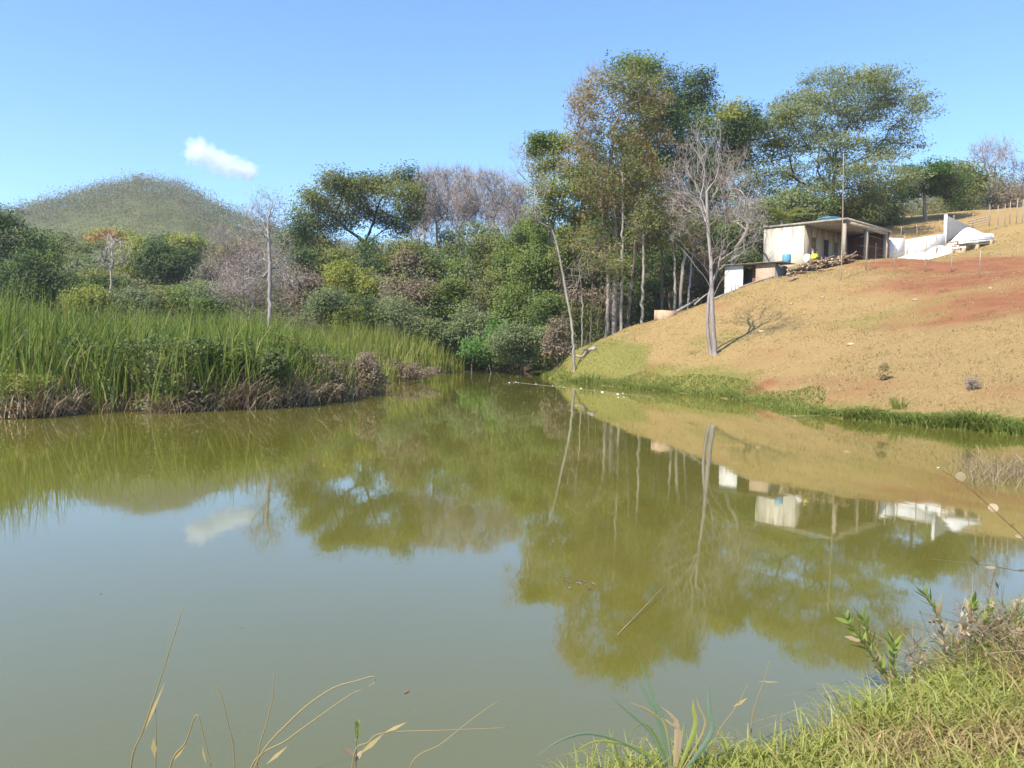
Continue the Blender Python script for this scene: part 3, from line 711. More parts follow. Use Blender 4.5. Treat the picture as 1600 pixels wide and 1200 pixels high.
    nm = 'tree' if ' tree' in lab and 'bush' not in lab.split(' tree')[0] and 'scrub' not in lab else 'bush'
    bush('broadleaf_tree' if nm == 'tree' else 'bush', lab, cx, cy, rx, ry, D, lf, cat=nm, **kw)
tree('bare_tree', 'pale bare tree in the valley below the hill', (175, 445, 76), [(178,395,18,22),(165,405,14,18),(190,400,12,18),(178,375,12,10)], None, 'white', n=150, rb=.14, twigs=2, bf=.3, depth=4)
tree('shade_tree', 'round green tree with pale forked trunk above the sand heap', (1447, 356, 84),
     [(1450,270,36,16),(1425,285,22,14),(1478,285,24,16),(1455,290,32,14),(1490,300,14,16),(1415,300,14,12)], 'bright', 'lilac', n=110, leafn=44, lsize=.2, clump=.6, rb=.3, leaf2='dark', ratio2=.45, depth=7, bf=.35,
     trunk=[(1447,358),(1446,342),(1444,326)])
tree('bare_tree', 'bare lilac-grey tree alone on the far skyline', (1547, 345, 112), [(1550,235,30,18),(1530,245,16,14),(1572,240,16,16),(1550,262,20,12)], 'pink', 'lilac', n=200, leafn=3, lsize=.16, lw=.3, rb=.16, twigs=3, bf=.35, depth=6)
# --- palm-like plant behind the house
pb = on_ground(1222, 350, 68); pr = empty('palm', pb, 'yellow-green palm with feathered fronds behind the house wall', 'palm')
ptop = P(1222, 343, 68)
mb = MB().tube([pb - (0, 0, .2), (pb + ptop) / 2, ptop], [.16, .14, .12], 8); mb.build('trunk', BM['brown'], pr, True, pb)
for q in range(13):
    a = q * 2.4; el = rng.uniform(.5, 1.35); L = rng.uniform(1.8, 2.6)
    d = np.array([math.cos(a) * math.cos(el), math.sin(a) * math.cos(el), math.sin(el)])
    rib = np.array([ptop + d * L * f + np.array([math.cos(a), math.sin(a), -1.0]) * .45 * L * f * f for f in np.linspace(0, 1, 9)])
    m = MB().tube(rib, np.linspace(.025, .008, 9), 4)
    for f in np.linspace(.12, 1, 20):
        i = f * 8; k = min(7, int(i)); c0 = rib[k] + (rib[k + 1] - rib[k]) * (i - k); tdir = unit(rib[k + 1] - rib[k])
        sdv = unit(np.cross(tdir, np.array([0, 0, 1.0])))
        for s in (-1, 1):
            e = c0 + (sdv * s + tdir * .6 - np.array([0, 0, .35])) * .5 * (1.1 - .6 * f); wv = tdir * .035
            m.add([c0 - wv, c0 + wv, e], T=[[0, 1, 2]])
    m.build('frond', LM['yellow'], pr, False, pb)

# --- woodland on the hill: one mass, with the trees of its skyline standing single
def treelets(pts, h, k, lz, tight=1.0):
    """small crowns for a distant wood"""
    n = len(pts); hh = h * rng.uniform(.55, 1.35, n); cw = rng.uniform(.7, 1.3, n)
    cen = np.repeat(pts + np.stack([np.zeros(n), np.zeros(n), hh * .65], 1), k, 0)
    C = cen + np.clip(rng.normal(size=(n * k, 3)), -1.6, 1.6) * np.repeat(hh * cw, k)[:, None] * np.array([.24, .24, .19]) * tight
    V, Q = leaf_tris(C, lz, lz * .6, unit(C - cen)); mb = MB().add(V, T=Q)
    tops = pts + np.stack([rng.normal(0, .3, n), rng.normal(0, .3, n), hh * .8], 1); s = np.array([.10, 0, 0])
    V = np.stack([pts - s, pts + s, tops], 1).reshape(-1, 3); mb.add(V, T=np.arange(3 * n).reshape(-1, 3)); return mb
u = rng.uniform(-.75, .75, 7500); f = rng.uniform(.02, 1.0, 7500) ** .8
ry_ = np.interp(u, ridge[:, 0] / ridge[:, 1], ridge[:, 1]); yy = ry_ * (.34 + .66 * f); xx = u * yy
keep = (u > -.75) & (u < .75); xx, yy = xx[keep], yy[keep]
hw_mat = leaf_mat('hill_wood', [(.08,.095,.03), (.13,.15,.05), (.165,.155,.07), (.22,.18,.125), (.17,.195,.06)], .3, .11)
tag(treelets(np.stack([xx, yy, hill_z(xx, yy) - .5], 1), np.minimum(8.2, 3 + yy * .014), 46, np.repeat(yy * .0019, 46)).build('hillside_woodland', hw_mat), 'dry grey and olive woodland covering the hill', 'woodland', kind='stuff')
xx = rng.uniform(-75, 70, 1500); yy = rng.uniform(92, 150, 1500)
tag(treelets(np.stack([xx, yy, terrain(xx, yy)], 1)[xx < 40 + (yy - 92)], 4.5, 40, .42).build('far_thicket', leaf_mat('far_thicket', [(.08,.085,.03), (.15,.15,.055), (.21,.18,.09)], .3, .08)), 'dim thicket closing the valley behind the trees', 'thicket', kind='stuff')
for px in (8,30,48,60,72,84,96,106,118,130,142,152,166,180,192,204,219,232,246,268,285,300,318,330,346,360):
    D = float(np.interp(px, SKY_PX, RID_D)); py = float(np.interp(px, SKY_PX, SKY_PY)) + 24; hgt = rng.uniform(9, 18) * (1.25 if 100 < px < 160 else 1)
    p = P(px, py, D); gz = float(hill_z(p[0:1], p[1:2])[0])
    root = empty('ridge_tree', (p[0], p[1], gz - .5), 'small thin tree standing on the skyline of the hill', 'tree', 'trees along the hill skyline')
    hm_ = hgt * D / FPX; cr = hm_ * .36
    mb = MB().tube([(0, 0, 0), (rng.normal(0, .2), 0, hm_ * .4), (rng.normal(0, .4), 0, hm_ * .75)], [.22, .16, .05], 4)
    for q in range(9):
        a = rng.uniform(0, 6.28); mb.tube([(0, 0, hm_ * rng.uniform(.35, .6)), (math.cos(a) * cr * .5, math.sin(a) * cr * .5, hm_ * .75), (math.cos(a) * cr, math.sin(a) * cr, hm_ * rng.uniform(.75, 1.0))], [.1, .08, .04], 3)
    mb.build('trunk', BM['twig'], root)
    k = 46; C = np.array([0, 0, hm_ * .82]) + np.clip(rng.normal(size=(k, 3)), -1.7, 1.7) * np.array([cr * .65, cr * .65, hm_ * .1])
    V, Q = leaf_quads(C, .7, .32, .5); link_mesh('crown', np_mesh('crown', V, [Q], LM['brown' if rng.uniform() < .5 else 'olive']), root)

# ------------------------------------------------------------------ cattail marsh
def blades(base, h, wd, lean, seg=3, curl=.25, yaw=None, r=rng):
    """curved tapering strips, one for each base point; seg pieces plus a pointed tip"""
    n = len(base); a = r.uniform(0, 2 * math.pi, n) if yaw is None else yaw
    d = np.stack([np.cos(a), np.sin(a), np.zeros(n)], 1)
    fa = r.uniform(0, math.pi, n); sd = np.stack([np.cos(fa), np.sin(fa), np.zeros(n)], 1)
    V = []
    for k in range(seg + 1):
        f = k / seg
        c = base + d * (h * (lean * f + curl * f ** 2.5))[:, None] + np.array([0, 0, 1.0]) * (h * f * (1 - .35 * (lean * f + curl * f * f) ** 2))[:, None]
        hw = (wd * .5 * (1 - .55 * f))[:, None]
        if k < seg: V += [c - sd * hw, c + sd * hw]
        else: V += [c]
    m = 2 * seg + 1; V = np.stack(V, 1).reshape(-1, 3); i0 = np.arange(n)[:, None] * m
    Q = np.concatenate([i0 + np.array([[2 * k, 2 * k + 1, 2 * k + 3, 2 * k + 2]]) for k in range(seg - 1)]) if seg > 1 else np.zeros((0, 4), int)
    T = i0 + np.array([[2 * seg - 2, 2 * seg - 1, 2 * seg]])
    return V, Q, T
LM['reed'] = leaf_mat('cattail_leaf', [(.065,.11,.02), (.125,.185,.034), (.22,.27,.055), (.40,.39,.13)], .42, .45)
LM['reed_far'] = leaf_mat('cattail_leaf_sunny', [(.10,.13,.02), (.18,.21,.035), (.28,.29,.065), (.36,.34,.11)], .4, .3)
LM['vine'] = leaf_mat('creeper_leaf', [(.07,.10,.03), (.14,.18,.06), (.24,.27,.11)], .4, 1.2)
LM['thatch'] = leaf_mat('dead_thatch', [(.09,.058,.036), (.21,.145,.09), (.34,.25,.16), (.47,.37,.25)], .2, .8)
LM['weed'] = leaf_mat('bank_weed', [(.11,.15,.03), (.21,.25,.055), (.34,.36,.10)], .42, .6)
LM['straw'] = leaf_mat('straw_blade', [(.22,.15,.065), (.40,.30,.13), (.58,.46,.24)], .35, .5)
LM['sward'] = leaf_mat('green_blade', [(.20,.23,.045), (.36,.38,.09), (.52,.50,.19)], .45, .8)
marsh = np.array([tuple(p) for p in shore_left] + [W(770,571)[:2], P(735,540,68)[:2], P(640,540,62)[:2], P(500,540,58)[:2], P(300,540,56)[:2], P(0,540,54)[:2], P(-160,540,50)[:2], np.array([-18., 17.]), np.array([-12.5, 17.])], float)
def scatter(poly, n, r=rng):
    lo, hi = poly.min(0), poly.max(0); k = int(n * 3); x = r.uniform(lo[0], hi[0], k); y = r.uniform(lo[1], hi[1], k)
    m = sd_poly(x, y, poly) < 0; return np.stack([x[m], y[m]], 1)[:n]
q = scatter(marsh, 60000)
sdm = -sd_poly(q[:, 0], q[:, 1], marsh)
dens = .25 + .75 * vnoise(q[:, 0], q[:, 1], .5, 21)
keep = rng.uniform(size=len(q)) < np.where(q[:, 1] < 30, 1.0, .62) * dens
q, sdm = q[keep], sdm[keep]
z0 = np.maximum(terrain(q[:, 0], q[:, 1]), 0) - .03
htz = (1.9 + 1.3 * vnoise(q[:, 0], q[:, 1], .28, 22)) * rng.uniform(.66, 1.12, len(q)) * (.74 + .26 * sstep(0, 1.4, sdm))
pxq = 800 + FPX * q[:, 0] / q[:, 1]
htz *= 1 - .38 * sstep(330, 620, pxq) * (q[:, 1] < 40) - .2 * sstep(560, 740, pxq)
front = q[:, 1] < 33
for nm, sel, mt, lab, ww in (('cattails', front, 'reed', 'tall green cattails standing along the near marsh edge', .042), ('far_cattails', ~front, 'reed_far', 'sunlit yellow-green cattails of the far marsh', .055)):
    k = sel.sum(); b0 = np.column_stack([q[sel], z0[sel]])
    V, Q, T = blades(b0, htz[sel], ww * rng.uniform(.7, 1.3, k), rng.uniform(.02, .18, k), 3, rng.uniform(.0, .6, k) ** 1.8)
    tag(MB().add(V, Q, T).build(nm, LM[mt]), lab, 'cattails', kind='stuff')
kd = front & (rng.uniform(size=len(q)) < .34); k = kd.sum(); b0 = np.column_stack([q[kd] + rng.normal(0, .1, (k, 2)), z0[kd]])
V, Q, T = blades(b0, htz[kd] * rng.uniform(.35, 1.0, k), .022 * rng.uniform(.6, 1.3, k), rng.uniform(.0, .5, k), 3, rng.uniform(0, .7, k))
tag(MB().add(V, Q, T).build('dead_cattails', LM['thatch']), 'brown dead cattail leaves among the green ones', 'cattails', kind='stuff')
# dead thatch fallen along the front of the marsh
fr = np.array([W(*p)[:2] for p in _left_px[:10]])
seg = rng.uniform(0, len(fr) - 1.001, 7500); i = seg.astype(int); f = (seg - i)[:, None]
c = fr[i] * (1 - f) + fr[i + 1] * f; tang = unit(fr[i + 1] - fr[i]); nrm_ = np.stack([-tang[:, 1], tang[:, 0]], 1); nrm_ *= np.sign(nrm_[:, 1:2] + 1e-9)
pxc = 800 + FPX * c[:, 0] / c[:, 1]
off = rng.uniform(-.25, 1.1, len(c)); hi_ = np.interp(pxc, [0,110,160,215,300,370,480,560,610], [.5,.55,.25,.2,.4,.9,1.05,.85,.3])
kp = rng.uniform(size=len(c)) < np.interp(pxc, [0,100,140,200,240,330,600], [.5,.5,.08,.08,.2,.45,.7]); c, off, hi_, nrm_, pxc = c[kp], off[kp], hi_[kp], nrm_[kp], pxc[kp]
cc = c + nrm_ * off[:, None]
hi_ = hi_ * (.35 + 1.3 * vnoise(cc[:, 0], cc[:, 1], .9, 71))
b0 = np.column_stack([cc, np.maximum(0, rng.uniform(-.1, .75, len(cc)) * hi_ * sstep(-.3, .6, off))])
V, Q, T = blades(b0, rng.uniform(.35, 1.1, len(cc)) * (.5 + .5 * hi_), .026 * rng.uniform(.6, 1.4, len(cc)), rng.uniform(.1, .8, len(cc)), 3, rng.uniform(.1, .9, len(cc)))
V[:, 2] = np.maximum(V[:, 2], .005)
tag(MB().add(V, Q, T).build('dead_thatch', LM['thatch']), 'brown dead reed thatch collapsed along the water edge', 'thatch', kind='stuff')
# brown bramble mounds and green creepers in front of the cattails
for cx, cy, rx, ry, D, lf, lab, kw in (
  (392,588,50,50,22.3,'brown','brown withered bramble mound at the front of the marsh', dict(leafn=30, twigs=3, leaf2='vine', ratio2=.38)),
  (475,582,52,50,24.6,'brown','reddish-brown withered mound beside the collapsed reeds', dict(leafn=34, twigs=3)),
  (548,585,42,38,28,'brown','pale brown dry mound at the tip of the marsh', dict(leafn=26, twigs=3)),
  (345,560,34,30,21.8,'vine','pale green creeper mound above the withered bramble', dict(leafn=30, leaf2='mid', ratio2=.4)),
  (430,548,44,20,24.4,'vine','green creeper cap over the brown mounds', dict(leafn=30, leaf2='olive', ratio2=.4)),
  (235,640,20,9,20.0,'grey','pale green floating weed clump at the reed foot', dict(leafn=18)),
  (310,625,22,16,20.8,'mid','low green leafy plant at the reed foot', dict(leafn=18)),
  (25,600,36,14,18.2,'sward','bright green grass mat sprawling over the reed foot', dict(leafn=30, lw=.18)),
  (640,580,40,14,40,'brown','low dry brown weeds between marsh and inlet', dict(leafn=24, twigs=2)),
):
    bush('creeper' if 'creeper' in lab else ('bramble' if 'mound' in lab else 'marsh_plant'), lab, cx, cy, rx, ry, D, lf, cat='creeper' if 'creeper' in lab else 'marsh plant', n=80, lsize=.075, clump=.2, rb=.02, rt=.005, **kw)
k = 36000; seg = rng.uniform(2.2, len(fr) - 1.001, k); i = seg.astype(int); f = (seg - i)[:, None]
c = fr[i] * (1 - f) + fr[i + 1] * f; tang = unit(fr[i + 1] - fr[i]); nn2 = np.stack([-tang[:, 1], tang[:, 0]], 1); nn2 *= np.sign(nn2[:, 1:2] + 1e-9)
hh = rng.uniform(.05, 1, k); cc = c + nn2 * (.25 + 1.5 * hh ** 1.3 + rng.normal(0, .25, k))[:, None]; zc = hh * (1.75 - .55 * sstep(-6, -3.5, c[:, 0])) + rng.normal(0, .08, k)
pat = vnoise(seg * 1.4, hh, 2.6, 61); kp = (pat + .3 * (hh - .5) + .12 * sstep(4, 6, seg) + rng.normal(0, .06, k) > .52) & (zc > .03)
for nm, sel, mt, lab in (('creeper', kp & (hh + rng.normal(0, .2, k) > .35), 'vine', 'green creeper leaves draped over the front of the cattails'), ('withered_creeper', (pat < .5) & (hh < .75) & (zc > .03) & (seg > 4.2) & (rng.uniform(size=k) < .75), 'brown', 'withered brown creeper over the front of the marsh')):
    V, Q = leaf_quads(np.column_stack([cc, zc])[sel], .085, .06, .5); tag(MB().add(V, Q).build(nm, LM[mt]), lab, 'creeper', kind='stuff')
# --- undergrowth below the trees at the head of the pond
ug = np.array([P(730,560,66)[:2], P(830,560,56)[:2], P(880,550,50)[:2], P(960,520,52)[:2], P(1010,500,55)[:2], P(1080,480,60)[:2], P(1150,450,66)[:2], P(1100,450,84)[:2], P(800,450,84)[:2], P(450,450,84)[:2], P(470,540,62)[:2], P(620,540,64)[:2]])
q = scatter(ug, 800); q2 = scatter(np.array([P(-120,540,53)[:2], P(480,540,58)[:2], P(480,450,84)[:2], P(-120,450,84)[:2]]), 700); q = np.vstack([q, q2]); q3 = np.column_stack([q, terrain(q[:, 0], q[:, 1])])
q3[800:, 2] += .3
tag(treelets(q3, np.where(np.arange(len(q3)) < 800, 1.9, 3.2), 70, .17, 1.3).build('undergrowth', leaf_mat('undergrowth', [(.08,.10,.03), (.15,.175,.05), (.24,.22,.095)], .35, .3)), 'dim leafy undergrowth on the woodland floor', 'undergrowth', kind='stuff')

# ------------------------------------------------------------------ bank weeds and hill grass
sr = np.array(shore_right + [np.array((12.5, 13.5)), np.array((9.6, 11.2))])
k = 17000; seg = rng.uniform(0, len(sr) - 1.001, k); i = seg.astype(int); f = (seg - i)[:, None]
c = sr[i] * (1 - f) + sr[i + 1] * f; tang = unit(sr[i + 1] - sr[i]); nr = np.stack([-tang[:, 1], tang[:, 0]], 1); nr *= np.where((nr[:, 1:2]) > 0, 1, -1)
dv = rng.uniform(0, 1, k) ** 1.3; thick = .25 + 1.6 * vnoise(c[:, 0], c[:, 1], .35, 31)
cc = c + nr * (dv * thick - .15)[:, None]
hh = (.07 + .30 * vnoise(cc[:, 0], cc[:, 1], .8, 32) ** 1.5) * rng.uniform(.6, 1.3, k) * (1 - .5 * dv)
zz = np.maximum(terrain(cc[:, 0], cc[:, 1]), 0)
V, Q, T = blades(np.column_stack([cc, zz]), hh * 1.25, .022 * rng.uniform(.7, 1.4, k), rng.uniform(.1, .6, k), 2, rng.uniform(0, .7, k))
lv = np.column_stack([cc, zz + hh * rng.uniform(.3, 1, k)])[rng.uniform(size=k) < .8]
V2, Q2 = leaf_quads(lv, .055, .04, .6)
tag(MB().add(V, Q, T).add(V2, Q2).build('bank_weeds', LM['weed']), 'green waterside weeds fringing the far bank', 'weeds', kind='stuff')
k = 70000; D_ = rng.uniform(15, 62, k * 2) ; pxr = rng.uniform(820, 1680, k * 2); x = (pxr - 800) / FPX * D_
zt, sdt = terrain(x, D_, True); s1, g1, w1_ = zones(x, D_, zt, sdt)
ok_ = (sdt > .2) & (w1_ < .3) & (rng.uniform(size=2 * k) > s1 * 1.05) & (vnoise(x, D_, 1.1, 41) + rng.uniform(-.3, .3, 2 * k) > .38)
x, D_, zt, g1 = x[ok_], D_[ok_], zt[ok_], g1[ok_]
isg = g1 + rng.normal(0, .22, len(g1)) > .62
for nm, sel, mt, lab in (('dry_grass', ~isg, 'straw', 'short dry straw grass on the hillside'), ('green_grass', isg, 'sward', 'short green grass low on the hillside')):
    n_ = sel.sum(); V, Q, T = blades(np.column_stack([x[sel], D_[sel], zt[sel] - .01]), rng.uniform(.03, .10, n_), (.0011 * D_[sel] + .008) * rng.uniform(.6, 1.3, n_), rng.uniform(.2, 1.0, n_), 1, rng.uniform(0, .4, n_))
    tag(MB().add(V, Q, T).build(nm, LM[mt]), lab, 'grass', kind='stuff')
k = 900; pxr = rng.uniform(850, 1620, k); D_ = rng.uniform(16, 58, k); x = (pxr - 800) / FPX * D_; zt, sdt = terrain(x, D_, True); s1, g1, w1_ = zones(x, D_, zt, sdt)
ok_ = (sdt > .6) & (w1_ < .2) & (vnoise(x, D_, .45, 44) > .42); x, D_, zt = x[ok_], D_[ok_], zt[ok_]; n_ = len(x); r9 = np.repeat(np.arange(n_), 14)
V, Q, T = blades(np.column_stack([x[r9] + rng.normal(0, .09, len(r9)), D_[r9] + rng.normal(0, .09, len(r9)), zt[r9] - .01]), rng.uniform(.06, .2, len(r9)) * np.repeat(rng.uniform(.5, 1.3, n_), 14), .016 * rng.uniform(.6, 1.4, len(r9)), rng.uniform(.2, .9, len(r9)), 2, rng.uniform(0, .6, len(r9)))
tag(MB().add(V, Q, T).build('grass_clumps', LM['straw']), 'taller straw clumps dotted over the hillside', 'grass', kind='stuff')
def tuft(name, label, c, n, h, spread, mat, wd=.012, cat='grass tuft', lean=(.1, .6), group=None, part='blades', curl=.5):
    c = np.asarray(c, float); a = rng.uniform(0, 2 * math.pi, n); rr = spread * np.sqrt(rng.uniform(0, 1, n))
    b0 = np.column_stack([rr * np.cos(a), rr * np.sin(a), np.full(n, -.02)])
    V, Q, T = blades(b0, h * rng.uniform(.55, 1.1, n), wd * rng.uniform(.7, 1.3, n), rng.uniform(*lean, n), 4, rng.uniform(0, curl, n), yaw=a + rng.normal(0, .5, n))
    o = MB().add(V, Q, T).build(name, mat, loc=c); return tag(o, label, cat, group)
tuft('grass_tuft', 'dark green fountain of long blades at the bank edge', hit(1530, 668, 14), 170, .62, .22, LM['weed'], .02, lean=(.2, .8), curl=.8)
tuft('grass_tuft', 'small upright green tuft between weeds and bare soil', hit(1404, 640, 14), 60, .42, .14, LM['weed'], .018)
tuft('grass_tuft', 'green tuft on the bank below the lone bare tree', hit(925, 600, 14), 120, .75, .5, LM['weed'], .03)
bush('dead_weed', 'dead seed-headed weed standing on the dry slope', 1381, 578, 8, 13, 24.5, 'straw', n=26, leafn=5, lsize=.06, clump=.08, rb=.014, rt=.004, cat='weed', twigs=2, bark='twig')
bush('dead_weed', 'thin purplish dead weed low on the slope', 1518, 602, 12, 11, 21.5, 'pink', n=34, leafn=4, lsize=.04, clump=.07, rb=.008, rt=.003, cat='weed', twigs=3, bark='twig')
# dead brush standing in the shallows
k = 900; pxr = rng.uniform(1470, 1640, k); pyr = 738 + (pxr - 1500) * .02 + rng.normal(0, 11, k) + np.maximum(0, 1530 - pxr) * -.15
kp = rng.uniform(size=k) < sstep(1460, 1570, pxr); b0 = np.array([W(a, b_) for a, b_ in zip(pxr[kp], pyr[kp])]); n_ = len(b0)
V, Q, T = blades(b0, rng.uniform(.06, .34, n_), .008 * rng.uniform(.6, 1.5, n_), rng.uniform(.0, .9, n_), 3, rng.uniform(0, .6, n_))
tag(MB().add(V, Q, T).build('dead_brush', LM['thatch']), 'dead purplish weeds standing in the shallows', 'weeds', kind='stuff')

# ------------------------------------------------------------------ buildings and yard
def wallmat(name, a, b, stain, sc=1.2, top=2.7):
    m, t = new_mat(name)
    tc = N(t, 'ShaderNodeTexCoord'); mp = N(t, 'ShaderNodeMapping'); mp.inputs['Scale'].default_value = (1, 1, .12); t.links.new(tc.outputs['Object'], mp.inputs[0])
    streak = noise(t, 3.2, 5, .7, vec=mp.outputs[0]); blot = noise(t, sc, 5, .6)
    sx = N(t, 'ShaderNodeSeparateXYZ'); t.links.new(tc.outputs['Object'], sx.inputs[0])
    hgt = N(t, 'ShaderNodeMapRange'); hgt.inputs[1].default_value = top * .15; hgt.inputs[2].default_value = top; t.links.new(sx.outputs[2], hgt.inputs[0])
    base = mixc(t, blot.outputs[0], a, b)
    sm = N(t, 'ShaderNodeMapRange'); sm.inputs[1].default_value = .40; sm.inputs[2].default_value = .60; t.links.new(streak.outputs[0], sm.inputs[0])
    c = mixc(t, math_n(t, 'MULTIPLY', math_n(t, 'MULTIPLY', sm.outputs[0], hgt.outputs[0]), .85), base, stain)
    fine = noise(t, 30, 3); principled(t, c, .92, fine.outputs[0], .25, .01, .15); return m
HM = {
 'wall': wallmat('stained_render', (.56,.50,.40), (.70,.65,.55), (.20,.165,.12)),
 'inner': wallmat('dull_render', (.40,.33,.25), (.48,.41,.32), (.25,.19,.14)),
 'slab': plain_mat('raw_concrete', (.24,.21,.17), (.42,.37,.30), 2.2, .95, .4),
 'red': None, 'brickpale': None,
 'door': plain_mat('dark_door', (.035,.028,.03), (.06,.05,.05), 3, .6),
 'shutter': plain_mat('wood_shutter', (.16,.11,.06), (.25,.18,.10), 6, .7),
 'white': plain_mat('whitewash', (.62,.60,.56), (.82,.80,.76), 3, .9),
 'sand': plain_mat('white_sand', (.66,.63,.58), (.85,.83,.79), 6, .98, .6, .1, bdist=.05),
 'grey': plain_mat('grey_block', (.15,.147,.145), (.24,.235,.23), 2.5, .95, .4),
 'post': bark_mat('weathered_post', (.24,.18,.13), (.45,.36,.28), 6),
 'log': bark_mat('log_bark', (.10,.06,.04), (.27,.18,.12), 5),
 'logend': plain_mat('log_end', (.42,.30,.18), (.58,.44,.29), 9),
 'wire': plain_mat('rusty_wire', (.18,.15,.13), (.3,.27,.25), 9, .6),
 'blue': plain_mat('blue_plastic', (.10,.28,.42), (.16,.38,.52), 2, .45),
 'yellow': plain_mat('yellow_plastic', (.62,.55,.02), (.75,.68,.05), 2, .5),
 'sheet': plain_mat('cement_sheet', (.28,.23,.19), (.48,.42,.36), 2.5, .95),
 'plank': plain_mat('old_plank', (.30,.21,.12), (.52,.40,.26), 4, .85),
 'litter': plain_mat('white_plastic', (.7,.7,.68), (.85,.85,.83), 6, .5),
 'clay': plain_mat('tan_plaster', (.42,.28,.17), (.58,.41,.27), 2, .95),
}
def brickmat(name, a, b, mortar, sc):
    m, t = new_mat(name); br = N(t, 'ShaderNodeTexBrick'); tc = N(t, 'ShaderNodeTexCoord')
    mp = N(t, 'ShaderNodeMapping'); mp.inputs['Rotation'].default_value = (math.radians(90), 0, 0); t.links.new(tc.outputs['Object'], mp.inputs[0])
    t.links.new(mp.outputs[0], br.inputs[0]); br.inputs['Color1'].default_value = (*a, 1); br.inputs['Color2'].default_value = (*b, 1); br.inputs['Mortar'].default_value = (*mortar, 1)
    br.inputs['Scale'].default_value = sc; nz = noise(t, 3, 4); c = mixc(t, .5, br.outputs[0], mixc(t, nz.outputs[0], (.4,.4,.4), (1., 1., 1.)), 'MULTIPLY')
    principled(t, c, .95, br.outputs[1], .3, .01, .1); return m
HM['red'] = brickmat('red_brick', (.21,.085,.06), (.27,.115,.075), (.22,.16,.13), 2.4)
HM['brickpale'] = brickmat('pale_brick', (.46,.30,.19), (.54,.37,.25), (.5,.45,.38), 2.6)

house = empty('house', HK, 'low unfinished house with flat concrete roof and open porch', 'house')
house.rotation_euler = (0, 0, math.atan2(HU[1], HU[0]))
def hb(name, mat, *boxes, parent=house, jit=0):
    m = MB()
    for lo, hi in boxes: m.box(lo, hi, jit=jit)
    o = m.build(name, HM[mat], parent); return o
tag(hb('wall', 'wall', ((-3.05, 0, -1.5), (0, .16, 2.66))), 'blank stained cream end wall')
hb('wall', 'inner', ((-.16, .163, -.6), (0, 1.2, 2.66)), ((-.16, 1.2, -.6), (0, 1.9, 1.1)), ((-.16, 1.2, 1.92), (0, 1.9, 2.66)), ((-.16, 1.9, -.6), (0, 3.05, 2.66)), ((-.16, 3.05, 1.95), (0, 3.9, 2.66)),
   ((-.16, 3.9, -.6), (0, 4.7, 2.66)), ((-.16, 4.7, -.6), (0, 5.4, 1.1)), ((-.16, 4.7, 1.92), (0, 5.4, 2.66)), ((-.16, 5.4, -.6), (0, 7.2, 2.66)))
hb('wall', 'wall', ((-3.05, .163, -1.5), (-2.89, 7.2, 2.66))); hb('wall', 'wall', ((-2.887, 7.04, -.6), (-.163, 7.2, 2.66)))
tag(hb('wall', 'red', ((.003, 7.04, -.4), (2.9, 7.2, 2.66))), 'dark red brick wall closing the porch')
for y0 in (1.2, 4.7):
    wd_ = hb('window', 'shutter', ((-.12, y0 + .003, 1.103), (-.07, y0 + .35, 1.917)), ((-.12, y0 + .356, 1.103), (-.07, y0 + .697, 1.917)))
    hb('sill', 'slab', ((-.02, y0 - .06, 1.04), (.06, y0 + .76, 1.097)), parent=wd_)
dr = hb('door', 'door', ((-.13, 3.053, 0), (-.08, 3.897, 1.947))); hb('handle', 'wire', ((-.078, 3.75, .95), (-.04, 3.8, 1.05)), parent=dr)
hb('porch_floor', 'slab', ((.003, -.02, -.9), (2.95, 7.036, .04)))
roof = hb('roof', 'slab', ((-3.14, -.08, 2.664), (3.02, 7.4, 2.80))); hb('beam', 'slab', ((2.62, .3, 2.45), (2.88, 7.0, 2.661)), parent=roof); hb('parapet', 'slab', ((-3.1, -.05, 2.803), (-2.95, 7.3, 2.9)), parent=roof)
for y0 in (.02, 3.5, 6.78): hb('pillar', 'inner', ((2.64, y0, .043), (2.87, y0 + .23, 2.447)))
# tank on the roof
tk = empty('water_tank', hp(.9, 1.9, 2.80), 'blue water tank lying low on the house roof', 'water tank')
th = np.linspace(0, 2 * math.pi, 21)[:-1]
m = MB().tube([(0, 0, 0), (0, 0, .1), (0, 0, .3), (0, 0, .36)], [.50, .55, .66, .70], 20); m.build('tank', HM['blue'], tk, True)
m = MB().tube([(0, 0, .363), (0, 0, .41), (0, 0, .45), (0, 0, .47)], [.74, .74, .45, .12], 20); m.build('lid', HM['blue'], tk, True)
# yard things by the house
def sack(name, label, c, sx, sy, sz, mat, cat, squash=2.6, group=None):
    n_, m_ = 14, 9; V = []
    for a in range(m_):
        ph = math.pi * a / (m_ - 1)
        for b_ in range(n_):
            l = 2 * math.pi * b_ / n_
            v = np.array([math.cos(l) * abs(math.sin(ph)) ** (2 / squash), math.sin(l) * abs(math.sin(ph)) ** (2 / squash), np.sign(math.cos(ph)) * abs(math.cos(ph)) ** (2 / squash)])
            V.append(v * np.array([sx, sy, sz]) * (1 + rng.normal(0, .035)))
    V = np.array(V); V[:, 2] += sz; V[:n_] = V[:n_].mean(0); V[-n_:] = V[-n_:].mean(0)
    Q = [[a * n_ + b_, (a + 1) * n_ + b_, (a + 1) * n_ + (b_ + 1) % n_, a * n_ + (b_ + 1) % n_] for a in range(m_ - 1) for b_ in range(n_)]
    return tag(MB().add(V, Q).build(name, HM[mat], None, True, loc=c), label, cat, group)
sack('sack', 'plump white sack leaning at the house corner', hp(.45, -.35, -.15), .26, .24, .36, 'white', 'sack')
m = MB().tube([(0, 0, 0), (0, 0, .03), (0, 0, .25), (0, 0, .28), (0, 0, .52), (0, 0, .55), (0, 0, .62), (0, 0, .65)], [.2, .22, .22, .235, .235, .22, .21, .15], 16)
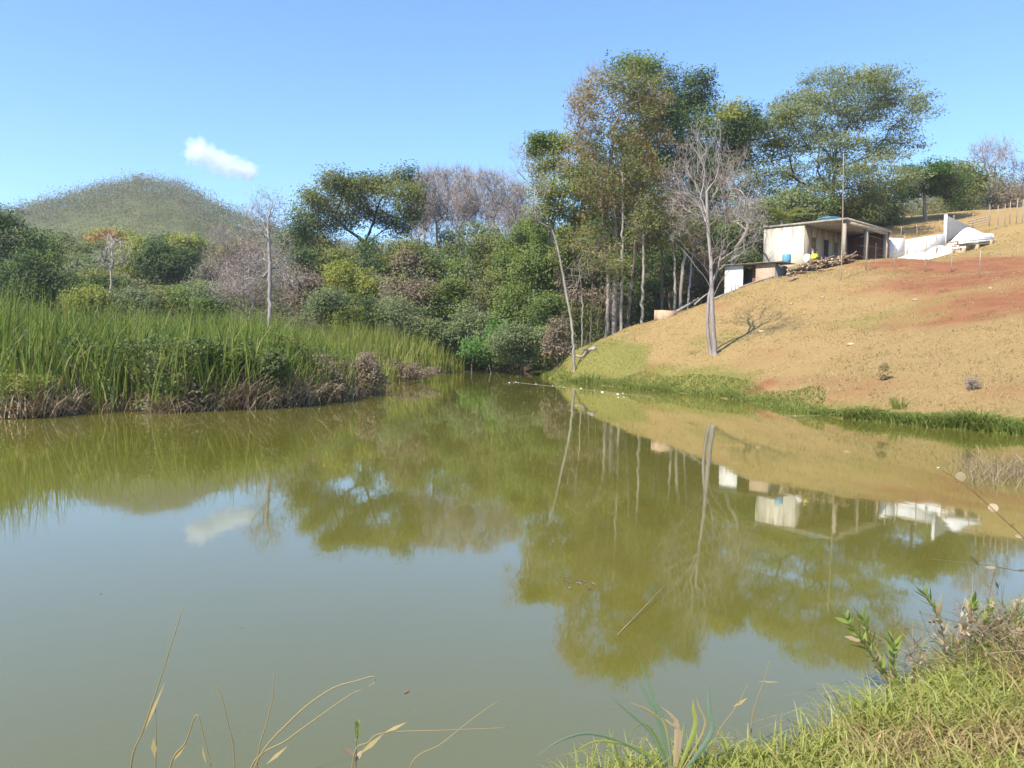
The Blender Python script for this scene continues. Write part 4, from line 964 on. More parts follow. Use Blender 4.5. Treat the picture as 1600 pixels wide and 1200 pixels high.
tag(m.build('barrel', HM['yellow'], None, False, loc=hp(.95, -.3, -.12)), 'yellow plastic barrel beside the white sack', 'barrel')
m = MB().tube([(0, 0, 0), (0, 0, .03), (0, 0, .2), (0, 0, .5), (0, 0, .56), (0, 0, .57)], [.22, .26, .27, .27, .23, .10], 16)
tag(m.build('barrel', HM['blue'], None, False, loc=np.array([*P(1229, 408, 52.6)[:2], P(1229, 411, 52.6)[2]])), 'blue drum standing at the end of the shed roof', 'barrel')
# shed
sb = P(1170, 440, 50.5); sb[2] = Z(sb[0], sb[1])
shed = empty('shed', sb, 'low patched animal shed with sloping sheet roof below the house', 'shed')
def sp(px, py, D): return P(px, py, D) - sb
ang = math.atan2((P(1210, 430, 50.4) - P(1131, 430, 52.6))[1], (P(1210, 430, 50.4) - P(1131, 430, 52.6))[0]); shed.rotation_euler = (0, 0, ang)
_sr = np.array([[math.cos(ang), math.sin(ang), 0], [-math.sin(ang), math.cos(ang), 0], [0, 0, 1]])
a0 = _sr @ sp(1132, 449, 52.6); a1 = _sr @ sp(1160, 445, 51.8); a2 = _sr @ sp(1180, 434, 51.2); a3 = _sr @ sp(1210, 431, 50.4); z_l = (_sr @ sp(1132, 416, 52.6))[2]; z_r = (_sr @ sp(1210, 411, 50.4))[2]
def zr_(x): return z_l + (z_r - z_l) * (x - a0[0]) / (a3[0] - a0[0])
y_ = a0[1]
def quadwall(x0, x1, zb0, th_=.12, y0=y_): 
    V = [(x0, y0, zb0), (x1, y0, zb0), (x1, y0 + th_, zb0), (x0, y0 + th_, zb0), (x0, y0, zr_(x0)), (x1, y0, zr_(x1)), (x1, y0 + th_, zr_(x1)), (x0, y0 + th_, zr_(x0))]
    return V, [[0,3,2,1],[4,5,6,7],[0,1,5,4],[1,2,6,5],[2,3,7,6],[3,0,4,7]]
MB().add(*quadwall(a0[0], a1[0], -1.8)).build('wall', HM['white'], shed)
MB().add(*quadwall(a2[0], a3[0], -1.0)).build('wall', HM['brickpale'], shed)
MB().add(*quadwall(a1[0] + .42, a1[0] + .75, -1.4, y0=y_ + .5)).build('wall', HM['red'], shed)
MB().box((a0[0], y_ + 1.9, -1.8), (a3[0], y_ + 2.0, z_l - .05)).build('wall', HM['grey'], shed)
MB().box((a3[0] - .12, y_ + .123, -1), (a3[0] - .002, y_ + 1.897, z_r - .03)).build('wall', HM['grey'], shed); MB().box((a0[0], y_ + .123, -1.8), (a0[0] + .12, y_ + 1.897, z_l - .03)).build('wall', HM['grey'], shed)
nsh = 4
for q in range(nsh):
    x0 = a0[0] - .25 + q * (a3[0] - a0[0] + .75) / nsh; x1 = x0 + (a3[0] - a0[0] + .75) / nsh + .06
    V = []
    xs = np.linspace(x0, x1, 13)
    for yv in (y_ - .3, y_ + 2.2):
        for k_, xv in enumerate(xs): V.append((xv, yv, zr_(xv) + .03 + .02 * (k_ % 2) + q * .006 + (yv - y_) * .02))
    V = np.array(V); V = np.vstack([V, V + (0, 0, .02)]); Q = []
    for k_ in range(12): Q += [[k_, k_ + 13, k_ + 14, k_ + 1], [26 + k_, 27 + k_, 40 + k_, 39 + k_], [k_, k_ + 1, k_ + 27, k_ + 26], [k_ + 13, k_ + 39, k_ + 40, k_ + 14]]
    MB().add(V, Q + [[0, 26, 39, 13], [12, 25, 51, 38]]).build('roof_sheet', HM['sheet'], shed)
for xv in (a0[0] + .5, a0[0] + .75, a0[0] + .98): MB().tube([(xv, y_ - .06, -1.6), (xv + .02, y_ - .06, .3)], .02, 5).build('stake', HM['post'], shed)
# log pile
ld = unit(P(1338, 400, 53.5) - P(1228, 428, 51.5))
for q in range(86):
    f = rng.uniform(0, 1) ** .9; lay = rng.uniform(0, 1)
    p = hit(1232 + 98 * f, 432 - 22 * f, 30, 60) + np.array([.15, .35, 0]) * rng.uniform(-1, 1.6)
    L = rng.uniform(.5, 1.15); r_ = rng.uniform(.045, .085); p[2] = Z(p[0], p[1]) + r_ + lay * .62 * (1 - abs(f - .5) * .9)
    d = unit(np.array([ld[0] + rng.normal(0, .5), ld[1] + rng.normal(0, .7), ld[2] + rng.normal(0, .10)]))
    V, Q, T = tube([-d * L * .5, rng.normal(0, .012, 3), d * L * .5], [r_, r_ * .95, r_ * .9], 7)
    me = np_mesh('log', V, [Q, T], [HM['log'], HM['logend']], False, [0] * len(Q) + [1] * len(T))
    tag(link_mesh('log', me, loc=p), 'rough firewood log in the heap before the porch', 'log', 'logs of the firewood heap')
for q, (a, b_, yaw_, L, lab) in enumerate(((1300,422,.25,1.9,'long pale plank lying below the firewood heap'), (1275,426,.2,1.3,'shorter pale plank beside the long plank'), (1242,437,.75,1.5,'grey rail lying alone on the grass below the heap'))):
    p = hit(a, b_, 30, 60); o = MB().box((-L / 2, -.09, 0), (L / 2, .09, .04), jit=.006).build('plank', HM['plank' if q < 2 else 'post'], loc=p + (0, 0, .05)); o.rotation_euler = (0, -.10, yaw_); tag(o, lab, 'plank')
for px, py, lab in ((1285,466,'pale stone on the grass below the firewood heap'), (1236,476,'pale stone left of the other slope stone'), (1430,470,'stone on the red soil under the wire fence'), (1547,452,'stone at the edge of the red track'), (1190,520,'small stone beside the shadow of the bare tree'), (1330,540,'small stone in the middle of the slope')):
    sack('stone', lab, hit(px, py, 20, 70) - (0, 0, .05), .13 * rng.uniform(.7, 1.3), .1, .075, 'clay' if py > 500 else 'plank', 'stone', 2.2)
# tall pole
pp = hit(1314, 437, 30, 60); pt = P(1318, 240, pp[1])
m = MB().tube(smooth_path([pp - (0, 0, .3), pp + (pt - pp) * .4 + (.03, 0, 0), pt], 9) - pp, np.linspace(.04, .02, 9), 7)
po = empty('antenna_pole', pp, 'tall thin pole rising in front of the house porch', 'pole'); m.build('pole', HM['post'], po, True)
MB().tube([pt - pp + (-.02, 0, -.03), pt - pp + (.22, .05, .0), pt - pp + (.42, .1, -.1)], .018, 5).build('cross_arm', HM['post'], po)
# fence of thin posts with wire
def fence(name, label, posts, zs_, r_=.035, wires=(.35, .7, 1.0)):
    root = empty(name, posts[0], label, 'fence'); base = np.array(posts[0])
    tops = []
    for p, h in zip(posts, zs_):
        p = np.array(p); ln = rng.normal(0, .035, 2); tp = p + np.array([ln[0], ln[1], h]); tops.append(tp)
        MB().tube([p - base - (0, 0, .25), (p + tp) / 2 - base + rng.normal(0, .012, 3), tp - base], [r_ * 1.1, r_, r_ * .85], 7).build('post', HM['post'], root, True)
    for wv in wires:
        for (p, t_), (p1, t1_) in zip(list(zip(posts, tops))[:-1], list(zip(posts, tops))[1:]):
            a = np.array(p) + (t_ - np.array(p)) * wv * .93; b_ = np.array(p1) + (t1_ - np.array(p1)) * wv * .93
            MB().tube([a - base, (a + b_) / 2 - base - (0, 0, .03), b_ - base], .006, 3).build('wire', HM['wire'], root)
    return root
fl = [(1307,405,378),(1327,402,373),(1353,423,364),(1398,420,376),(1445,425,378),(1486,426,386),(1531,434,392)]
fence('wire_fence', 'wire fence of thin crooked posts crossing the red soil below the house', [hit(a, b_, 30, 80) for a, b_, c_ in fl], [max(.7, (b_ - c_) * hit(a, b_, 30, 80)[1] / FPX) for a, b_, c_ in fl], .028)
fl = [(1368,400,364),(1385,400,366),(1412,398,355),(1417,400,366),(1463,398,368)]
fence('yard_fence', 'short row of uneven stakes in front of the low white wall', [on_ground(a, b_, 57.5) for a, b_, c_ in fl], [(b_ - c_) * 57 / FPX for a, b_, c_ in fl], .04, (.5,))
fl = [(1380,352,18),(1408,352,16),(1434,352,18),(1452,352,14),(1468,350,16),(1490,352,20),(1520,352,20),(1546,350,30),(1560,350,26),(1570,350,28),(1578,350,30),(1588,350,32),(1597,350,30),(1612,350,30),(1640,350,30)]
fence('pasture_fence', 'fence of bleached posts along the top of the pasture', [on_ground(a, b_, 74 - max(0, a - 1500) * .1) for a, b_, c_ in fl], [c_ * 70 / FPX + .2 for a, b_, c_ in fl], .036)
# low white wall, tall grey wall, sand heaps
def wall_run(name, label, p0, p1, h0, h1, th_, mat, cat, base_drop=.6):
    p0, p1 = np.array(p0), np.array(p1); d = unit((p1 - p0) * np.array([1, 1, 0])); nrm2 = np.array([-d[1], d[0], 0]) * th_
    V = np.array([p0, p1, p1 + nrm2, p0 + nrm2]); lo = V - (0, 0, base_drop); hi = V + np.array([[0, 0, h0], [0, 0, h1], [0, 0, h1], [0, 0, h0]])
    o = MB().add(np.vstack([lo, hi]) - p0, [[0,3,2,1],[4,5,6,7],[0,1,5,4],[1,2,6,5],[2,3,7,6],[3,0,4,7]]).build(name, HM[mat], loc=p0); return tag(o, label, cat)
wp = [P(1390, 394, 59.5), P(1414, 396, 60), P(1478, 392, 61.5)]
wall_run('low_wall', 'whitewashed low wall piece touching the porch', wp[0], wp[1] - (wp[1] - wp[0]) * .02, 1.05, 1.1, .15, 'white', 'wall')
wall_run('low_wall', 'long low whitewashed wall behind the sand heaps', wp[1], wp[2], 1.0, 1.35, .15, 'white', 'wall')
MB_w = MB(); tw0, tw1 = P(1478, 392, 61.5), P(1543, 378, 77)
gw = wall_run('block_wall', 'tall grey block wall with pale end pillar above the sand heap', tw0, tw1, 2.65, .7, .16, 'grey', 'wall')
MB().box((-.15, -.04, -.6), (-.003, .20, 2.75)).build('end_pillar', HM['white'], gw)
dW = unit((tw1 - tw0) * np.array([1, 1, 0]))
for f in (.22, .48, .66, .84):
    p = (tw1 - tw0) * f; MB().box((p[0] - .09, p[1] - .22, -.5), (p[0] + .09, p[1] - .06, 2.65 + (.7 - 2.65) * f - .35)).build('pilaster', HM['slab'], gw)
def heap(name, label, c, rx, ry, h, mat, yaw_=0, cat='heap', seed=0):
    n_ = 26; a = np.linspace(-1.15, 1.15, n_); X, Y = np.meshgrid(a, a); r_ = np.hypot(X, Y)
    Zh = h * np.maximum(0, np.cos(np.minimum(r_, 1) * math.pi) * .5 + .5) * (1 + .35 * (vnoise(X, Y, 2.2, seed) - .5)) + .05 * (vnoise(X, Y, 9, seed + 1) - .5)
    ca_, sa_ = math.cos(yaw_), math.sin(yaw_); x = (X * rx) * ca_ - (Y * ry) * sa_; y = (X * rx) * sa_ + (Y * ry) * ca_
    gz = terrain(x + c[0], y + c[1]) - c[2]
    V = np.stack([x.ravel(), y.ravel(), (gz + Zh - .08 * (r_ > 1)).ravel()], 1); I = np.arange(n_ * n_).reshape(n_, n_)
    Q = np.stack([I[:-1, :-1], I[:-1, 1:], I[1:, 1:], I[1:, :-1]], -1).reshape(-1, 4)
    return tag(MB().add(V, Q).build(name, HM[mat], None, True, loc=c), label, cat)
heap('sand_heap', 'tall white sand heap against the grey block wall', on_ground(1508, 393, 59.0), 2.3, 1.2, 1.0, 'sand', .2, seed=3)
heap('sand_heap', 'broad low white sand spread beside the porch', on_ground(1425, 398, 57.4), 3.0, .9, .6, 'sand', .1, seed=5)
heap('sand_heap', 'white sand tongue joining the two heaps', on_ground(1462, 396, 58.2), 1.8, 1.0, .7, 'sand', .1, seed=8)
# pale posts stacked near the heap
sp0, sp1 = P(1484, 386, 56.5), P(1555, 380, 57.5)
for q in range(15):
    lay = q // 5; off_ = (q % 5 - 2) * .17 + (lay % 2) * .08
    d = unit(sp1 - sp0); L = rng.uniform(2.5, 3.2); c = (sp0 + sp1) / 2 + np.array([d[1], -d[0], 0]) * off_ + d * rng.uniform(-.15, .2)
    c[2] = Z(c[0], c[1]) + .35 + lay * .15; d2 = unit(d + rng.normal(0, .025, 3))
    tag(MB().tube([-d2 * L / 2, rng.normal(0, .01, 3), d2 * L / 2], [.07, .07, .065], 7).build('stacked_pole', HM['white' if rng.uniform() < .5 else 'plank'], None, False, loc=c), 'bleached pole in the stack beside the white sand heap', 'pole', 'stacked bleached poles')
for q in range(3):
    c = (sp0 + sp1) / 2 + unit(sp1 - sp0) * (q - 1) * 1.15; g_ = Z(c[0], c[1]); h_ = .27
    o = MB().box((-.1, -.5, -.25), (.1, .5, h_), jit=.01).build('support_block', HM['clay'], loc=(c[0], c[1], g_)); o.rotation_euler = (0, 0, math.atan2(*(unit(sp1 - sp0)[[1, 0]]))); tag(o, ('block under the house end of the pole stack', 'middle block under the pole stack', 'block under the far end of the pole stack')[q], 'block')
# rails at the top of the pasture
p0_, p1_ = on_ground(1512, 350, 72), on_ground(1548, 346, 71)
for q in range(3): tag(MB().tube([p0_ - p0_ + (0, 0, .25 + .2 * q), p1_ - p0_ + (0, 0, .35 + .2 * q)], .05, 6).build('rail', HM['post'], loc=p0_), ('lowest', 'middle', 'topmost')[q] + ' of three rails by the pasture fence', 'rail')
# concrete trough and logs at the brow
tp_ = hit(1042, 497, 30, 60); tr_ = empty('concrete_trough', tp_, 'broken tan plaster tank at the brow of the slope', 'tank'); tr_.rotation_euler = (0, 0, .5)
for lo, hi in (((-.45, -.3, -.3), (.45, -.2, .42)), ((-.45, .5, -.3), (.45, .6, .45)), ((-.45, -.197, -.3), (-.35, .497, .44)), ((.35, -.197, -.3), (.45, .497, .36))):
    MB().box(lo, hi, jit=.012).build('side', HM['clay'], tr_)
for a, b_, c_, d_, r_, lab in ((1048,492,1092,466,.10,'fallen pale log on the red cutting above the tank'), (1085,476,1112,455,.06,'thin pale pole lying across the red cutting'), (1112,470,1175,446,.08,'dark log edging the ground below the shed'), (1155,452,1210,432,.06,'rough beam along the foot of the shed')):
    p0_, p1_ = P(a, b_, 49.5), P(c_, d_, 50.5)
    p0_[2] = max(p0_[2], Z(*p0_[:2]) + r_); p1_[2] = max(p1_[2], Z(*p1_[:2]) + r_)
    tag(MB().tube(smooth_path([p0_ - p0_, (p1_ - p0_) * .5 + rng.normal(0, .05, 3), p1_ - p0_], 6), np.linspace(r_, r_ * .7, 6), 7).build('fallen_log', BM['pale'], None, True, loc=p0_), lab, 'log')
# dead branch on the grass by the pond
lp = hit(912, 561, 25, 60); root = empty('dead_branch', lp, 'bleached dead branch lying on the grass near the leaning tree', 'branch')
lq = [P(898, 555, lp[1] + .4) - lp, P(910, 557, lp[1]) - lp, P(920, 560, lp[1]) - lp, P(930, 567, lp[1] - .4) - lp]
for v in lq: v[2] = max(v[2], Z(lp[0] + v[0], lp[1] + v[1]) - lp[2] + .07)
MB().tube(smooth_path(lq, 9), np.linspace(.05, .10, 9), 6).build('stem', BM['twig'], root, True)
MB().tube([lq[2], lq[2] + (.25, -.1, .18), lq[2] + (.5, -.2, .05)], [.06, .05, .03], 5).build('side_branch', BM['twig'], root)
MB().tube([lq[2], lq[2] + (-.3, -.2, .05), lq[2] + (-.6, -.4, -.02)], [.05, .04, .02], 5).build('side_branch', BM['twig'], root)
# floating litter and sticks
def litter(px, py, s, lab, grp='white litter on the water'):
    c = W(px, py); V = rng.normal(size=(10, 3)); s *= .45; V = unit(V) * np.array([s, s * .6, s * .5]); import bmesh
    bm = bmesh.new(); [bm.verts.new(v) for v in V]; bmesh.ops.convex_hull(bm, input=bm.verts); me = bpy.data.meshes.new('litter'); bm.to_mesh(me); bm.free(); me.materials.append(HM['litter'])
    tag(link_mesh('floating_litter', me, loc=c + (0, 0, s * .15)), lab, 'litter', grp)
for px, py, s in ((796,598,.10),(806,597,.09),(810,598,.08),(838,600,.10),(863,603,.09),(881,605,.08),(908,607,.12),(941,613,.14),(965,616,.11),(973,615,.12),(966,621,.08),(975,621,.08),(1239,640,.07),(1246,643,.08),(1279,645,.07),(1243,650,.06)):
    litter(px, py, s, 'scrap of white litter floating off the far bank')
litter(1466, 731, .05, 'white shell-like scrap beside the dead weeds in the shallows', None)
a, b_ = W(769, 583), P(764, 570, W(769, 583)[1]); tag(MB().tube([a - a - (0, 0, .3), b_ - a], [.03, .022], 6).build('pale_stick', HM['white'], loc=a), 'short white stake standing in the inlet shallows', 'stake')
def floater(px0, py0, px1, py1, r_, lab, mat='log', name='floating_stick', lift=0.0):
    a, b_ = W(px0, py0), W(px1, py1); b_ = b_ + (0, 0, lift)
    tag(MB().tube(smooth_path([a - a, (b_ - a) * .5 + (.01, .01, .004), b_ - a], 6), np.linspace(r_, r_ * .6, 6), 5).build(name, HM[mat], None, True, loc=a + (0, 0, .002)), lab, 'stick')
floater(800, 597, 1018, 620, .006, 'long thin pole floating among the white litter', 'post'); floater(1228, 650, 1312, 649, .006, 'short rod floating under the grassy bank', 'post')
floater(965, 992, 1037, 925, .0022, 'thin dry stick poking out of the middle of the pond', 'post', lift=.04)
for px, py, L, lab in ((635,1081,.05,'dark dead leaf floating near the foreground stalks'), (377,981,.022,'tiny dark leaf floating left of centre'), (158,928,.03,'tiny floating speck of leaf near the left water'), (905,912,.16,'small raft of brown debris under the tree reflection')):
    c = W(px, py); n_ = 1 if L < .1 else 14
    C = np.column_stack([rng.normal(0, L * .5, n_), rng.normal(0, L * .6, n_), np.full(n_, .004)]); C[0, :2] = 0
    V, Q = leaf_quads(C, L * 1.3 if n_ == 1 else .07, L * .5 if n_ == 1 else .025, 9); V[:, 2] = .004 + .3 * np.abs(V[:, 2] - .004)
    tag(MB().add(V, Q).build('floating_leaf', LM['brown'], loc=c), lab, 'leaf', kind='stuff' if n_ > 1 else None)

# ------------------------------------------------------------------ foreground bank
bank = np.array([W(*p, .12)[:2] for p in ((1660,950),(1600,965),(1530,985),(1460,1020),(1400,1052),(1340,1085),(1280,1118),(1200,1130),(1100,1142),(1040,1152),(960,1172),(880,1195))] + [np.array((.1, 2.2)), np.array((3.2, 2.2)), np.array((4.5, 4))])
q = scatter(bank, 20000); z0 = terrain(q[:, 0], q[:, 1]); n_ = len(q)
dry = vnoise(q[:, 0], q[:, 1], 2.2, 51) + rng.normal(0, .12, n_) + .12 * sstep(1.8, 2.6, q[:, 0])
tall = .075 + .08 * vnoise(q[:, 0], q[:, 1], 1.6, 52) + .09 * sstep(1.9, 2.9, q[:, 0])
for nm, sel, mt, lab in (('bank_grass', dry < .66, 'sward', 'short pale green grass on the near bank'), ('bank_straw', dry >= .66, 'straw', 'dry straw matted into the near bank grass')):
    k = sel.sum(); V, Q, T = blades(np.column_stack([q[sel], z0[sel] - .01]), tall[sel] * rng.uniform(.6, 1.6, k), .0075 * rng.uniform(.6, 1.4, k), rng.uniform(.2, 1.2, k), 3, rng.uniform(0, .8, k))
    tag(MB().add(V, Q, T).build(nm, LM[mt]), lab, 'grass', kind='stuff')
def stalk(label, pts, r_=.0035, D=2.75, mat='straw', name='dry_stalk', cat='stalk', to_ground=True, sheath=None, seed=0):
    """a single dry stem drawn through picture points, rooted in the bank"""
    pw_ = [P(a, b_, D + (c_[0] if c_ else 0)) for a, b_, *c_ in pts]
    if to_ground:
        g_ = pw_[0].copy(); g_[2] = max(Z(g_[0], g_[1]), -.05) - .03
        d = pw_[1] - pw_[0]; g_[:2] -= .15 * d[:2]; pw_ = [g_] + pw_
    base = pw_[0].copy(); path = smooth_path(pw_, 6 * len(pw_)) - base
    root = empty(name, base, label, cat)
    MB().tube(path, np.linspace(r_, r_ * .35, len(path)), 5).build('stem', LM[mat], root, True)
    for s in (sheath or ()):
        c0 = P(s[0], s[1], D) - base; c1 = P(s[2], s[3], D) - base; m_ = (c0 + c1) / 2; sd = unit(np.cross(c1 - c0, _F)) * s[4]
        MB().add([c0, m_ + sd, c1, m_ - sd + _F * -.006], [[0, 1, 2, 3]]).build('dry_leaf', LM[mat], root)
    return root
stalk('tallest dry stalk, leaning right, at the bottom left of the water', [(205,1195),(224,1140),(246,1075),(270,1000),(287,947)], sheath=[(222,1150,258,1066,.006)])
stalk('dry stem with a papery husk beside the tallest stalk', [(243,1200),(244,1150),(243,1108)], .003, sheath=[(242,1185,240,1152,.012)])
stalk('dry stem bent sharply like a tent peak', [(266,1200),(290,1160),(307,1117),(318,1150),(330,1198)], .0035, sheath=[(270,1190,292,1160,.006), (322,1195,316,1165,.006)])
stalk('thin stalk hooked over at its top', [(366,1185),(356,1130),(346,1088),(337,1073),(331,1082)], .0025)
stalk('upright pale stalk between the hooked stalk and the arching stalks', [(402,1190),(418,1125),(427,1085),(428,1052)], .003)
stalk('arching dry stalk ending in a curled tip', [(398,1200),(455,1125),(515,1078),(560,1063),(582,1057),(586,1066),(576,1072)], .0035)
stalk('lower arching dry stalk parallel to the curled one', [(392,1200),(450,1155),(505,1115),(548,1085),(567,1077)], .0035, sheath=[(415,1195,450,1165,.006)])
stalk('thin straight stalk slanting right near the bottom centre', [(640,1200),(690,1162),(740,1122),(778,1095)], .0025)
stalk('dry stalk lying almost level over the water', [(552,1185),(575,1160),(600,1145),(690,1141),(795,1137)], .003, sheath=[(560,1180,600,1146,.008), (598,1146,636,1128,.005)])
# leaf objects shared between plants
def leaf_mesh(name, L, wd, mat, fold=.25, bend=.15, round_=False):
    n_ = 6; V = []; 
    for k_ in range(n_ + 1):
        f = k_ / n_; hw = wd * .5 * (math.sin(math.pi * min(1, f * .98 + .02)) ** (.55 if round_ else .9)) * (1.0 if round_ else (1.15 - .5 * f)); z = bend * L * f * f
        V += [(f * L, -hw, z + fold * hw), (f * L, 0, z), (f * L, hw, z + fold * hw)]
    Q = []
    for k_ in range(n_): a = 3 * k_; Q += [[a, a + 1, a + 4, a + 3], [a + 1, a + 2, a + 5, a + 4]]
    return np_mesh(name, np.array(V), [np.array(Q)], mat, True)
LM['shoot'] = leaf_mat('shoot_leaf', [(.20,.27,.05), (.36,.42,.11)], .45, 3); LM['tan'] = leaf_mat('tan_leaf', [(.34,.24,.14), (.56,.43,.27)], .35, 3); LM['glaucous'] = leaf_mat('glaucous_blade', [(.12,.18,.11), (.22,.29,.19)], .3, 3)
LEAFM = {k_: [leaf_mesh('leaf', L, w_, LM[k_], .3, b_) for L, w_, b_ in ((.060, .020, .2), (.048, .017, .35), (.07, .022, .1))] for k_ in ('shoot', 'tan')}
ROUND = leaf_mesh('leaf', .055, .05, LM['tan'], .1, .1, True)
def orient(o, d, roll=None):
    d = Vector(d).normalized(); q_ = d.to_track_quat('X', 'Z'); o.rotation_mode = 'QUATERNION'
    from mathutils import Quaternion
    o.rotation_quaternion = q_ @ Quaternion((1, 0, 0), roll if roll is not None else rng.uniform(-.8, .8))
def leafy(label, pts, D, spans, name='leafy_shoot', cat='shoot', r_=.004, mat='brown', scale=1.4):
    """stem through picture points; spans = (from, to, count, leaf kind, spread, size)"""
    pw_ = [P(a, b_, D + (c_[0] if c_ else 0)) for a, b_, *c_ in pts]; g_ = pw_[0].copy(); g_[2] = Z(g_[0], g_[1]) - .02
    pw_ = [g_] + pw_ if np.linalg.norm(g_ - pw_[0]) > .02 else pw_; base = g_; path = smooth_path(pw_, 30) - base
    root = empty(name, base, label, cat); MB().tube(path, np.linspace(r_, r_ * .4, 30), 5).build('stem', BM[mat] if mat in BM else LM[mat], root, True)
    for f0, f1, k_, kind, spread, sz in spans:
        for q_ in range(k_):
            f = f0 + (f1 - f0) * (q_ + .5) / k_; i_ = min(28, int(f * 29)); c_ = path[i_]; td = unit(path[i_ + 1] - path[i_])
            a = q_ * 2.4 + rng.normal(0, .3); u1 = unit(np.cross(td, np.array([.3, .8, .2]))); u2 = np.cross(td, u1)
            d = unit(td + (u1 * math.cos(a) + u2 * math.sin(a)) * spread * rng.uniform(.7, 1.3))
            me = ROUND if kind == 'round' else LEAFM[kind][rng.integers(0, 3)]
            o = link_mesh('leaf', me, root, c_); orient(o, d); s_v = sz * rng.uniform(.5, 1.15) * scale; o.scale = (s_v, s_v, s_v)
    return root
leafy('upright green shoot thick with leaves at the bank edge', [(1402,1128),(1400,1080),(1396,1035),(1394,992)], 3.85, [(.15,1,48,'shoot',.8,.95), (.3,.8,10,'tan',.9,.9)])
leafy('leaning shoot with green tips and tan leaves over the water', [(1398,1125),(1385,1060),(1352,1010),(1318,960)], 3.9, [(.5,1,32,'shoot',.8,.9), (.4,.85,18,'tan',.9,1.0)])
leafy('small green sprig beside the leaning shoot', [(1385,1060),(1362,1005),(1345,960)], 3.95, [(.4,1,22,'shoot',.7,.85)])
leafy('tall sparse shoot with a green tip and tan leaves', [(1475,1105),(1478,1030),(1468,970),(1444,925)], 4.2, [(.75,1,18,'shoot',.6,.9), (.25,.85,24,'tan',1.0,1.1)])
leafy('tan-leaved branching shoot right of the tall sparse shoot', [(1465,1110),(1490,1030),(1512,975),(1523,940)], 4.25, [(.85,1,14,'shoot',.8,.9), (.25,.92,36,'tan',1.1,1.05)])
leafy('short shoot with fresh green tip near the picture edge', [(1500,1090),(1530,1010),(1550,945)], 4.35, [(.8,1,16,'shoot',.7,.9), (.25,.85,26,'tan',1.1,1.0)])
leafy('dry reddish branch running up to the picture edge', [(1520,1070),(1560,1010),(1600,960)], 4.4, [(.2,1,28,'tan',1.2,.85)])
leafy('bushy tan-leaved shoot hugging the picture edge', [(1560,1090),(1580,1010),(1592,940)], 4.3, [(.3,1,26,'tan',1.1,.95), (.7,1,8,'shoot',.8,.8)])
leafy('thin shoot with mixed leaves between the upright and the sparse shoot', [(1425,1120),(1430,1070),(1440,1010)], 4.0, [(.3,1,14,'tan',1.0,.9), (.6,1,8,'shoot',.8,.8)])
leafy('spray of green leaves spilling over the bank edge', [(1480,1120),(1500,1075),(1535,1040)], 3.9, [(.3,1,22,'shoot',1.0,1.0), (.2,.6,8,'tan',1.1,1.0)])
leafy('low rosette of broad green leaves below the upright shoot', [(1352,1135),(1350,1112)], 3.6, [(.3,1,12,'shoot',1.4,1.3)])
leafy('broad green leaves at the foot of the sparse shoot', [(1445,1150),(1442,1120)], 3.6, [(.3,1,14,'shoot',1.4,1.35)])
leafy('green leafy clump in the brown grass near the picture edge', [(1500,1125),(1505,1090)], 3.8, [(.3,1,16,'shoot',1.3,1.2)])
leafy('green leafy clump under the dry reddish branch', [(1545,1140),(1550,1105)], 3.7, [(.3,1,14,'shoot',1.3,1.2)])
leafy('large leaves in the bottom corner of the bank', [(1570,1190),(1572,1165)], 3.3, [(.2,1,14,'shoot',1.4,1.3)])
leafy('budding sprout with round tan leaves among the dry stalks', [(556,1200),(557,1165),(559,1128)], 2.8, [(.75,1,22,'shoot',.9,.32), (.25,.5,4,'round',1.6,.75)], r_=.0025, mat='tan' if False else 'brown')
leafy('long dark vine with round tan leaves trailing in from the right', [(1640,905),(1600,842),(1572,815),(1540,785),(1500,752),(1466,731)], 4.3, [(.3,.9,5,'round',1.5,.7)], name='vine', cat='vine', r_=.003)
leafy('level twig with round tan leaves above the shoots', [(1640,905),(1590,892),(1545,884),(1500,878),(1452,873)], 4.3, [(.25,.75,5,'round',1.5,.65)], name='vine', cat='vine', r_=.0025)
# tangled dead twigs among the shoots
mb = MB()
for q in range(270):
    a0_ = 1395 + 230 * rng.uniform() ** .7; b0_ = rng.uniform(1000, 1115) - .18 * max(0, a0_ - 1450); D = rng.uniform(3.8, 4.7); p = P(a0_, b0_, D)
    d = unit(np.array([rng.normal(0, .9), rng.normal(0, .6), rng.uniform(-.1, 1.4)])); L = rng.uniform(.08, .42) * (.6 + .6 * (a0_ - 1395) / 230)
    e = p + d * L + rng.normal(0, .04, 3); mb.tube([p, p + d * L * .5 + rng.normal(0, .02, 3), e], [.0022, .0018, .0009], 4, False)
    for z_ in range(2):
        f0 = p + (e - p) * rng.uniform(.3, .9); mb.tube([f0, f0 + unit(d + rng.normal(0, .8, 3)) * L * .35], [.0014, .0006], 3, False)
    if q % 2 == 0:
        V, Q = leaf_quads(p + (e - p) * rng.uniform(.3, 1, (4, 1)), .035, .013, .3); mb.add(V, Q)
tag(mb.build('dead_twigs', LM['thatch']), 'tangle of dead grey twigs among the leafy shoots', 'twigs', kind='stuff')
